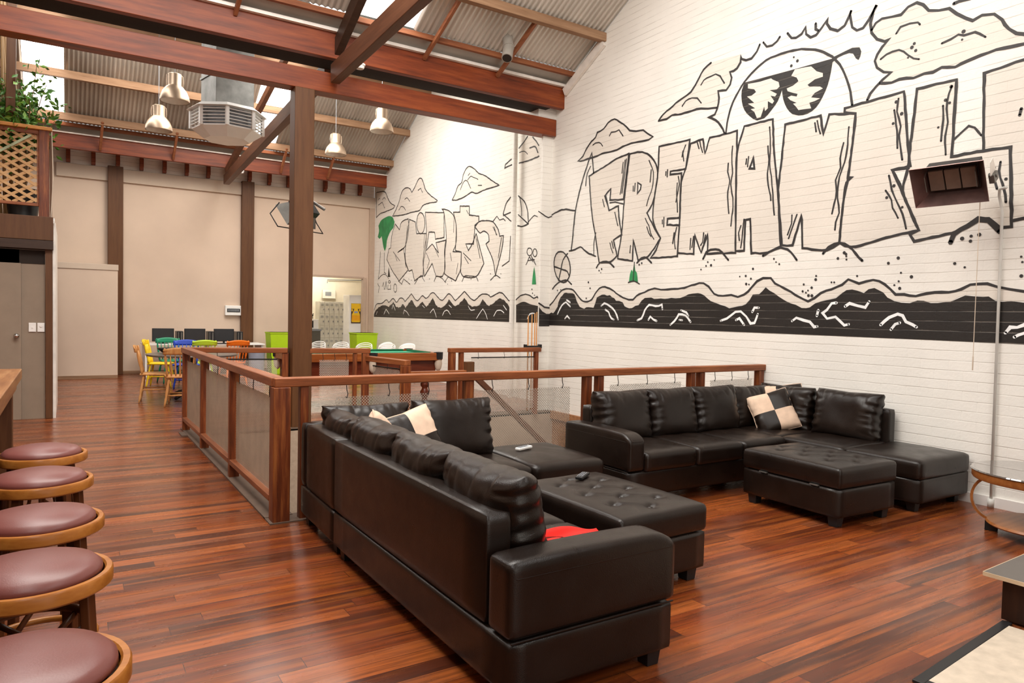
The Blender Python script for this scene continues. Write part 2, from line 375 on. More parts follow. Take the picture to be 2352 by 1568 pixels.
def dup(root, loc, rz=None, label=None, group=None):
    r = root.copy(); C.objects.link(r); r.location = loc
    if rz is not None: r.rotation_euler = (0, 0, rz)
    if label: r['label'] = label
    if group: r['group'] = group
    for ch in list(root.children):
        c = ch.copy(); C.objects.link(c); c.parent = r
        for g in list(ch.children):
            d = g.copy(); C.objects.link(d); d.parent = c
    return r
def rbox(nx, ny, nz, sx, sy, sz, rad, fn=None):
    "rounded box centred on x, y with its base at z=0, subdivided so that fn(x,y,z) can shape it"
    b = B()
    def face(ax, sg):
        d = [nx, ny, nz]; o = [0, 1, 2]; o.remove(ax); u, v = o
        def f(p, q):
            t = [0, 0, 0]; t[ax] = sg; t[u] = -1+2*p; t[v] = -1+2*q
            if (ax == 1) == (sg > 0): pass
            h = [sx/2, sy/2, sz/2]; P = [t[i]*h[i] for i in range(3)]
            inn = [max(-(h[i]-rad), min(h[i]-rad, P[i])) for i in range(3)]
            dv = Vector([P[i]-inn[i] for i in range(3)])
            if dv.length > 1e-9: dv = dv.normalized()*rad
            return Vector(inn)+dv+Vector((0, 0, sz/2))
        b.grid(f, max(2, d[u]), max(2, d[v]))
    for ax in range(3):
        for sg in (-1, 1): face(ax, sg)
    # put extra loops near the edges by warping the grid would be nicer; welding is enough here
    if fn: b.v = [tuple(fn(*v)) for v in b.v]
    return b

# ---------------------------------------------------------------- pixel rays (used only to trace the painted mural on to its wall)
def ray(u, v): return fw+rt*((u-1176)/FPX)-up*((v-784)/FPX)
def onX(u, v, x): d = ray(u, v); return CAM+d*((x-CAM.x)/d.x)
def onY(u, v, y): d = ray(u, v); return CAM+d*((y-CAM.y)/d.y)
# ================================================================ THE ROOM
XR, XF, YB = 6.53, 7.05, 18.2         # near mural wall, recessed far mural wall, rear wall
YS, ZS = 8.95, 5.10                   # valley between the two roof bays
Y1, Z1 = 4.3, 7.55                    # near ridge
Y2, Z2 = 13.3, 7.50                   # far ridge
YE, ZE = 17.5, 5.13
def zn(y): return ZS+(YS-y)*(Z1-ZS)/(YS-Y1) if y >= Y1 else Z1-(Y1-y)*.527
def zf(y): return Z2-(y-Y2)*(Z2-ZE)/(YE-Y2) if y >= Y2 else ZS+(y-9.3)*(Z2-ZS)/(Y2-9.3)
XL = -4.2
# floor with the stair opening cut out
HX0, HX1, HY0, HY1 = 1.40, 6.53, 5.20, 9.02
b = B()
def fl(x0, x1, y0, y1): b.add([(x0, y0, 0), (x1, y0, 0), (x1, y1, 0), (x0, y1, 0)], [(0, 1, 2, 3)])
fl(XL, HX0, -3, YB); fl(HX0, XF, -3, HY0); fl(HX0, XF, HY1, YB)
fl(3.35, 4.55, 8.0, HY1)
b2 = B(); b2.v = b.v; b2.f = b.f; b2.m = b.m
struct('floor', b2, 'floor')
b = B(); b.box(1.20, 1.40, 5.16, 9.6, -.02, .014); b.box(1.20, XR, 5.0, 5.2, -.02, .010); b.box(1.14, XR, 9.02, 9.3, -.02, .012)
struct('trim_1', b, 'concrete')
# stair well
b = B()
b.add([(HX0, HY0, -.001), (HX1, HY0, -.001), (HX1, HY0, -2.6), (HX0, HY0, -2.6)], [(0, 1, 2, 3)])
b.add([(HX0, HY1, -.001), (HX1, HY1, -.001), (HX1, HY1, -2.6), (HX0, HY1, -2.6)], [(0, 1, 2, 3)])
b.add([(HX0, HY0, -.001), (HX0, HY1, -.001), (HX0, HY1, -2.6), (HX0, HY0, -2.6)], [(0, 1, 2, 3)])
b.add([(HX0, HY0, -1.25), (HX1, HY0, -1.25), (HX1, 7.9, -1.25), (HX0, 7.9, -1.25)], [(0, 1, 2, 3)])
b.add([(HX0, HY0, -2.6), (HX1, HY0, -2.6), (HX1, HY1, -2.6), (HX0, HY1, -2.6)], [(0, 1, 2, 3)])
struct('wall_stairwell', b, 'carpet')
b = B(); b.add([(HX1-.004, HY0, -.001), (HX1-.004, HY1, -.001), (HX1-.004, HY1, -2.6), (HX1-.004, HY0, -2.6)], [(0, 1, 2, 3)])
b.box(HX1-.05, HX1, HY0, HY1, -.1, .02)
struct('trim_2', b, 'panel')
b = B()
for i in range(7): b.box(4.55+.28*i, 4.83+.28*i, 8.02, HY1, -.18*(i+1)-.04, -.18*(i+1)); b.box(4.55+.28*i, 4.57+.28*i, 8.02, HY1, -.18*(i+1), -.18*i-.002)
t = mk('staircase', b, 'carpet'); tag(t, 'carpeted steps going down from the railed landing', 'stairs')

# mural walls
def gable(x, ys, zfn, n=None):
    b = B(); pts = [(x, ys[0], 0)]+[(x, y, zfn(y)) for y in ys]+[(x, ys[-1], 0)]; return b.poly(pts)
b = gable(XR, [-3, -.4, 0, Y1, YS, 9.17], lambda y: zn(y) if y <= YS else ZS)
b.poly([(XR, 9.17, 0), (XR, 9.17, ZS), (XF, 9.17, ZS), (XF, 9.17, 0)])
wr = struct('wall_right', b, 'wall_white')
b = gable(XF, [9.17, 9.3, Y2, YE, YB], lambda y: ZS if y <= 9.3 else (zf(y) if y < YE else ZE))
wf = struct('wall_right_far', b, 'wall_white')
b = B(); b.box(6.33, XF, 9.17, 9.215, 0, 4.36); b.box(6.2, XF, 9.12, 9.5, 4.62, 5.1)
wp = struct('wall_pier', b, 'wall_whiteX', bev=.01)
b = B(); b.box(XR-.03, XR, 1.5, 5.1, 0, .085)
struct('baseboard_right', b, 'whitep')
# rear wall with the kitchen opening
KX0, KX1, KZ = 5.25, 6.78, 2.46
b = B()
def wy(y, x0, x1, z0, z1): b.box(x0, x1, y, y+.12, z0, z1)
wy(YB, -.9, KX0, 0, 4.62); wy(YB, KX1, XF, 0, 4.62); wy(YB, KX0, KX1, KZ, 4.62)
struct('wall_back', b, 'beige')
b = B(); b.box(-.9, XF, YB+.02, YB+.3, 4.62, 5.5)
struct('wall_back_upper', b, 'beigebrick')
b = B(); b.box(-.2, XF, YB-.06, YB, 4.33, 4.62)
struct('trim_3', b, 'beige_d', bev=.006)
b = B(); b.box(6.9, XF, YB-.05, YB, 0, 4.33); b.box(KX1-.03, KX1+.06, YB-.03, YB+.12, 0, KZ); b.box(KX0, KX1, YB-.02, YB+.12, KZ-.03, KZ+.02)
struct('trim_4', b, 'jamb')
b = B(); b.box(1.05, KX0, YB-.03, YB, 0, .07); b.box(-.2, .74, YB-.03, YB, 0, .07)
struct('baseboard_back', b, 'tanX')
for x0, x1 in ((.765, 1.065), (3.60, 3.89)):
    b = B(); b.box(x0, x1, YB-.14, YB, 0, 4.66)
    o = mk('timber_column', b, 'brown', bev=.008)
    tag(o, 'dark brown timber column on the beige rear wall, %s' % ('beside the pale cupboard at left' if x0 < 2 else 'beside the white switchboard'), 'column', 'timber columns on the rear wall')
# kitchen behind
b = B(); b.box(4.6, 8.2, 21.2, 21.3, 0, 3); b.box(8.1, 8.2, YB+.12, 21.2, 0, 3); b.box(4.6, 4.7, YB+.12, 21.2, 0, 3)
struct('wall_kitchen', b, 'whitewall')
b = B(); b.box(4.6, 8.2, YB+.12, 21.3, 2.9, 3.0); struct('ceiling_kitchen', b, 'whitewall')
b = B(); b.box(4.6, 8.2, YB+.12, 21.3, -.03, .004); struct('floor_kitchen', b, 'hide')
# left side: walls out of view and the wall beneath the gallery
b = B(); b.box(XL-.1, XL, -3, YB, 0, 7.6)
struct('wall_left', b, 'beige')
b = B(); b.box(XL, -.9, YB, YB+.12, 0, 5.5)
struct('wall_back_left', b, 'beige')
b = B(); b.box(XL, XR, -3.1, -3, 2.8, 7.6); b.box(XL, .2, -3.1, -3, 0, 2.8); b.box(3.0, XR, -3.1, -3, 0, 2.8)
struct('wall_front', b, 'door')

# ---------------------------------------------------------------- roof
PIT, AMP = .076, .014
def sheet(b, x0, x1, ya, za, yb_, zb):
    n = max(2, int((x1-x0)/PIT*6)); d = Vector((0, yb_-ya, zb-za)).normalized(); nr = Vector((0, -d.z, d.y))
    def f(p, q):
        x = x0+(x1-x0)*p; o = AMP*sin(2*pi*x/PIT); P = Vector((x, ya+(yb_-ya)*q, za+(zb-za)*q))+nr*o; return P
    b.grid(f, n, 1)
def slope(name, ya, za, yb_, zb, x0, x1, lights):
    b = B(); x = x0
    for (a, c) in sorted(lights):
        if a > x: sheet(b, x, a, ya, za, yb_, zb)
        x = c
    sheet(b, x, x1, ya, za, yb_, zb)
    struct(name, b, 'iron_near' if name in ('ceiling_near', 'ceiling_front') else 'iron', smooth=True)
    for i, (a, c) in enumerate(lights):
        g = B(); g.add([(a, ya, za+.02), (c, ya, za+.02), (c, yb_, zb+.02), (a, yb_, zb+.02)], [(0, 1, 2, 3)])
        global WN
        WN += 1; struct('window_%d' % WN, g, 'sky')
WN = 0
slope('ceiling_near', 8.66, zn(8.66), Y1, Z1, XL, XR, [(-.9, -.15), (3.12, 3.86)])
slope('ceiling_front', Y1, Z1, -3, zn(-3), XL, XR, [(-.9, -.15), (3.12, 3.86)])  # glowing strips on this unseen slope are added to brighten the room
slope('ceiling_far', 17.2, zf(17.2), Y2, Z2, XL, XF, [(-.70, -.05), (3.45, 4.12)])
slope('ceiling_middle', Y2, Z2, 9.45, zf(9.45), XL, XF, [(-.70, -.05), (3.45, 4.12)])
# box gutters between the bays
b = B()
b.add([(XL, 8.66, zn(8.66)-.012), (XR, 8.66, zn(8.66)-.012), (XR, 8.9, 5.115), (XL, 8.9, 5.115)], [(0, 1, 2, 3)])
b.add([(XL, 9.45, zf(9.45)), (XF, 9.45, zf(9.45)), (XF, 9.3, 5.1), (XL, 9.3, 5.1)], [(0, 1, 2, 3)])
b.add([(XL, 17.2, zf(17.2)-.01), (XF, 17.2, zf(17.2)-.01), (XF, 17.5, 5.13), (XL, 17.5, 5.13)], [(0, 1, 2, 3)])
b.add([(XL, 17.5, 5.13), (XF, 17.5, 5.13), (XF, 18.4, 5.2), (XL, 18.4, 5.2)], [(0, 1, 2, 3)])
struct('ceiling_gutter', b, 'gutter')
b = B(); b.box(XL, XR, 8.84, 8.905, 5.06, 5.10); b.box(XL, XF, 17.3, 17.41, 5.09, 5.115)
struct('trim_5', b, 'flash')

def timber(name, p0, p1, w, h, m, label, cat='beam', group=None, bev=.006):
    p0 = Vector(p0); p1 = Vector(p1); c = (p0+p1)/2
    b = B(); b.beam(p0-c, p1-c, w, h, (0, 1, 0) if abs((p1-p0).normalized().z) > .99 else (0, 0, 1)); o = mk(name, b, m, bev=bev); o.location = c
    return tag(o, label, cat, group)
timber('valley_beam', (XL, 8.95, 4.905), (6.55, 8.95, 4.905), .1, .33, 'redX', 'large red-brown roof beam across the room, upper of the two near beams')
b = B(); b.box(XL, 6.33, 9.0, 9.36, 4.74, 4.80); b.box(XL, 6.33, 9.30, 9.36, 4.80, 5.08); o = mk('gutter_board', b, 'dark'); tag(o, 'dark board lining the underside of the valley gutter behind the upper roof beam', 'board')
timber('tie_beam', (XL, 9.2, 4.485), (6.52, 9.2, 4.485), .22, .26, 'redX', 'red-brown beam resting on the brown pillar, lower of the two near beams')
timber('valley_beam', (XL, 17.4, 4.945), (XF, 17.4, 4.945), .1, .31, 'redX', 'red-brown roof beam running along the top of the rear wall')
o = timber('timber_pillar', (2.565, 9.2, 0), (2.565, 9.2, 4.36), .25, .25, 'brown', 'tall dark brown square pillar standing in the railing', 'pillar', bev=.012)
# joists over the rear wall
gj = 'joist ends over the rear wall'
jp = None
for i, px in enumerate([.02+.47*k for k in range(15)]):
    if i == 0:
        b = B(); b.box(-.04, .04, -.06, .1, 0, .36); b.box(-.04, .04, -.0, .1, -.06, 0); jp = mk('joist_end', b, 'redX', bev=.004); jp.location = (px, 18.08, 4.70); tag(jp, 'short brown joist end beneath the rear roof beam', 'joist', gj)
    else:
        c = jp.copy(); C.objects.link(c); c.location = (px, 18.08, 4.70)
# purlins
def purlin(y, z, x0, x1, w, h, m, label, group=None): return timber('purlin', (x0, y, z), (x1, y, z), w, h, m, label, 'purlin', group, bev=.004)
purlin(8.66, zn(8.66)-.055, XL, XR, .06, .07, 'orangeX', 'thin orange-brown purlin just above the upper near beam')
purlin(7.97, zn(7.97)-.085, XL, XR, .1, .12, 'tanX', 'thick tan purlin under the near iron roof with two orange struts below it')
for y in (6.8, 5.6, 4.45, 3.2, 2.0, .8): purlin(y, zn(y)-.085, XL, XR, .09, .11, 'tanX', 'tan purlin higher up under the near iron roof', 'upper purlins of the near roof')
purlin(17.22, zf(17.22)-.04, XL, XF, .06, .07, 'orangeX', 'thin orange-brown purlin just above the rear roof beam')
for y, l in ((16.95, 'lowest tan purlin under the far iron roof'), (15.95, 'middle tan purlin under the far iron roof'), (14.8, 'highest tan purlin in view under the far iron roof')):
    purlin(y, zf(y)-.1, XL, XF, .09, .15, 'tanX', l)
b = B(); b.beam((6.50, 8.86, 4.98), (6.50, 7.95, 5.46), .05, .12); struct('trim_8', b, 'flash')
# orange struts
for (x, lab) in ((4.15, 'left of the metal vent pipe'), (5.32, 'right of the metal vent pipe')):
    timber('strut', (x+.06, 8.0, zn(8.0)-.08), (x-.02, 8.9, 5.0), .045, .06, 'orangeY', 'thin orange strut between tan purlin and upper near beam, '+lab, 'strut', 'near roof struts')
timber('strut', (1.72, 8.2, zn(8.2)-.08), (1.68, 8.9, 5.0), .045, .06, 'orangeY', 'thin orange strut above the upper near beam, leftmost of the near three', 'strut', 'near roof struts')
for x, l in ((.62, 'above the tall beige cupboard'), (2.02, 'behind the pendant lamps at left'), (4.36, 'just right of the brown pillar'), (5.5, 'behind the pendant lamps at right')):
    timber('strut', (x, 16.9, zf(16.9)-.14), (x-.03, 17.33, 4.83), .05, .06, 'orangeY', 'orange strut dropping to the rear roof beam, '+l, 'strut', 'rear roof struts')
# truss timbers running front to back
timber('truss_tie', (2.96, 0.0, 4.86), (2.93, 9.02, 4.58), .12, .24, 'brownY', 'brown truss timber rising toward the viewer from the near beams', bev=.01)
timber('truss_rafter', (2.93, 9.0, 4.85), (3.05, 4.4, 7.2), .1, .2, 'brownX', 'very dark slanting rafter crossing the near skylight', 'rafter', bev=.008)
timber('truss_tie', (2.96, 9.35, 4.74), (3.12, 17.4, 4.52), .13, .22, 'brownY', 'brown truss timber between the near beams and the rear beam', bev=.01)
timber('truss_rafter', (3.12, 17.35, 4.7), (3.75, 14.2, 6.75), .1, .14, 'brownY', 'slanting brown rafter crossing the far centre skylight', 'rafter', bev=.008)
timber('roof_post', (-.62, 11.3, 4.0), (-.58, 11.3, 6.6), .1, .14, 'brown', 'dark upright post beside the bamboo poles under the roof', 'post')
b = B(); b.lathe([(.045, 0), (.045, 5.2)], n=14); o = mk('drain_pipe', b, 'wall_white', auto=40); o.location = (6.93, 10.93, 0); tag(o, 'white painted drain pipe standing against the mural beside the pier', 'pipe')
# roof vent
t = thing('roof_vent', 'short galvanised vent pipe hanging from the near iron roof', 'vent', (5.10, 8.30, 5.08))
b = B(); b.tube([(.09, .16, .32), (.04, .04, .12), (-.03, -.04, -.06)], .075, 16); b.v = b.v; mk('vent_pipe', b, 'gutter', t, auto=40)
b = B(); b.tube([(-.026, -.036, -.05), (-.031, -.0415, -.0625)], .064, 16); mk('vent_mouth', b, 'dark', t)
b = B(); b.tube([(.04, .04, .12), (.045, .05, .14)], .083, 16); mk('collar', b, 'gutter', t)
for (x, y, z, l) in ((3.2, 8.85, 4.70, 'white smoke detector under the upper near roof beam'), (3.42, 17.3, 4.74, 'small white smoke detector beneath the rear roof beam')):
    t = thing('smoke_detector', l, 'smoke detector', (x, y, z))
    b = B(); b.lathe([(.02, -.045), (.05, -.04), (.06, -.02), (.06, 0)], n=20); mk('sensor_body', b, 'whitep', t, auto=40)
    b = B(); b.lathe([(.07, 0), (.07, .02)], n=20); mk('mounting_plate', b, 'whitep', t)
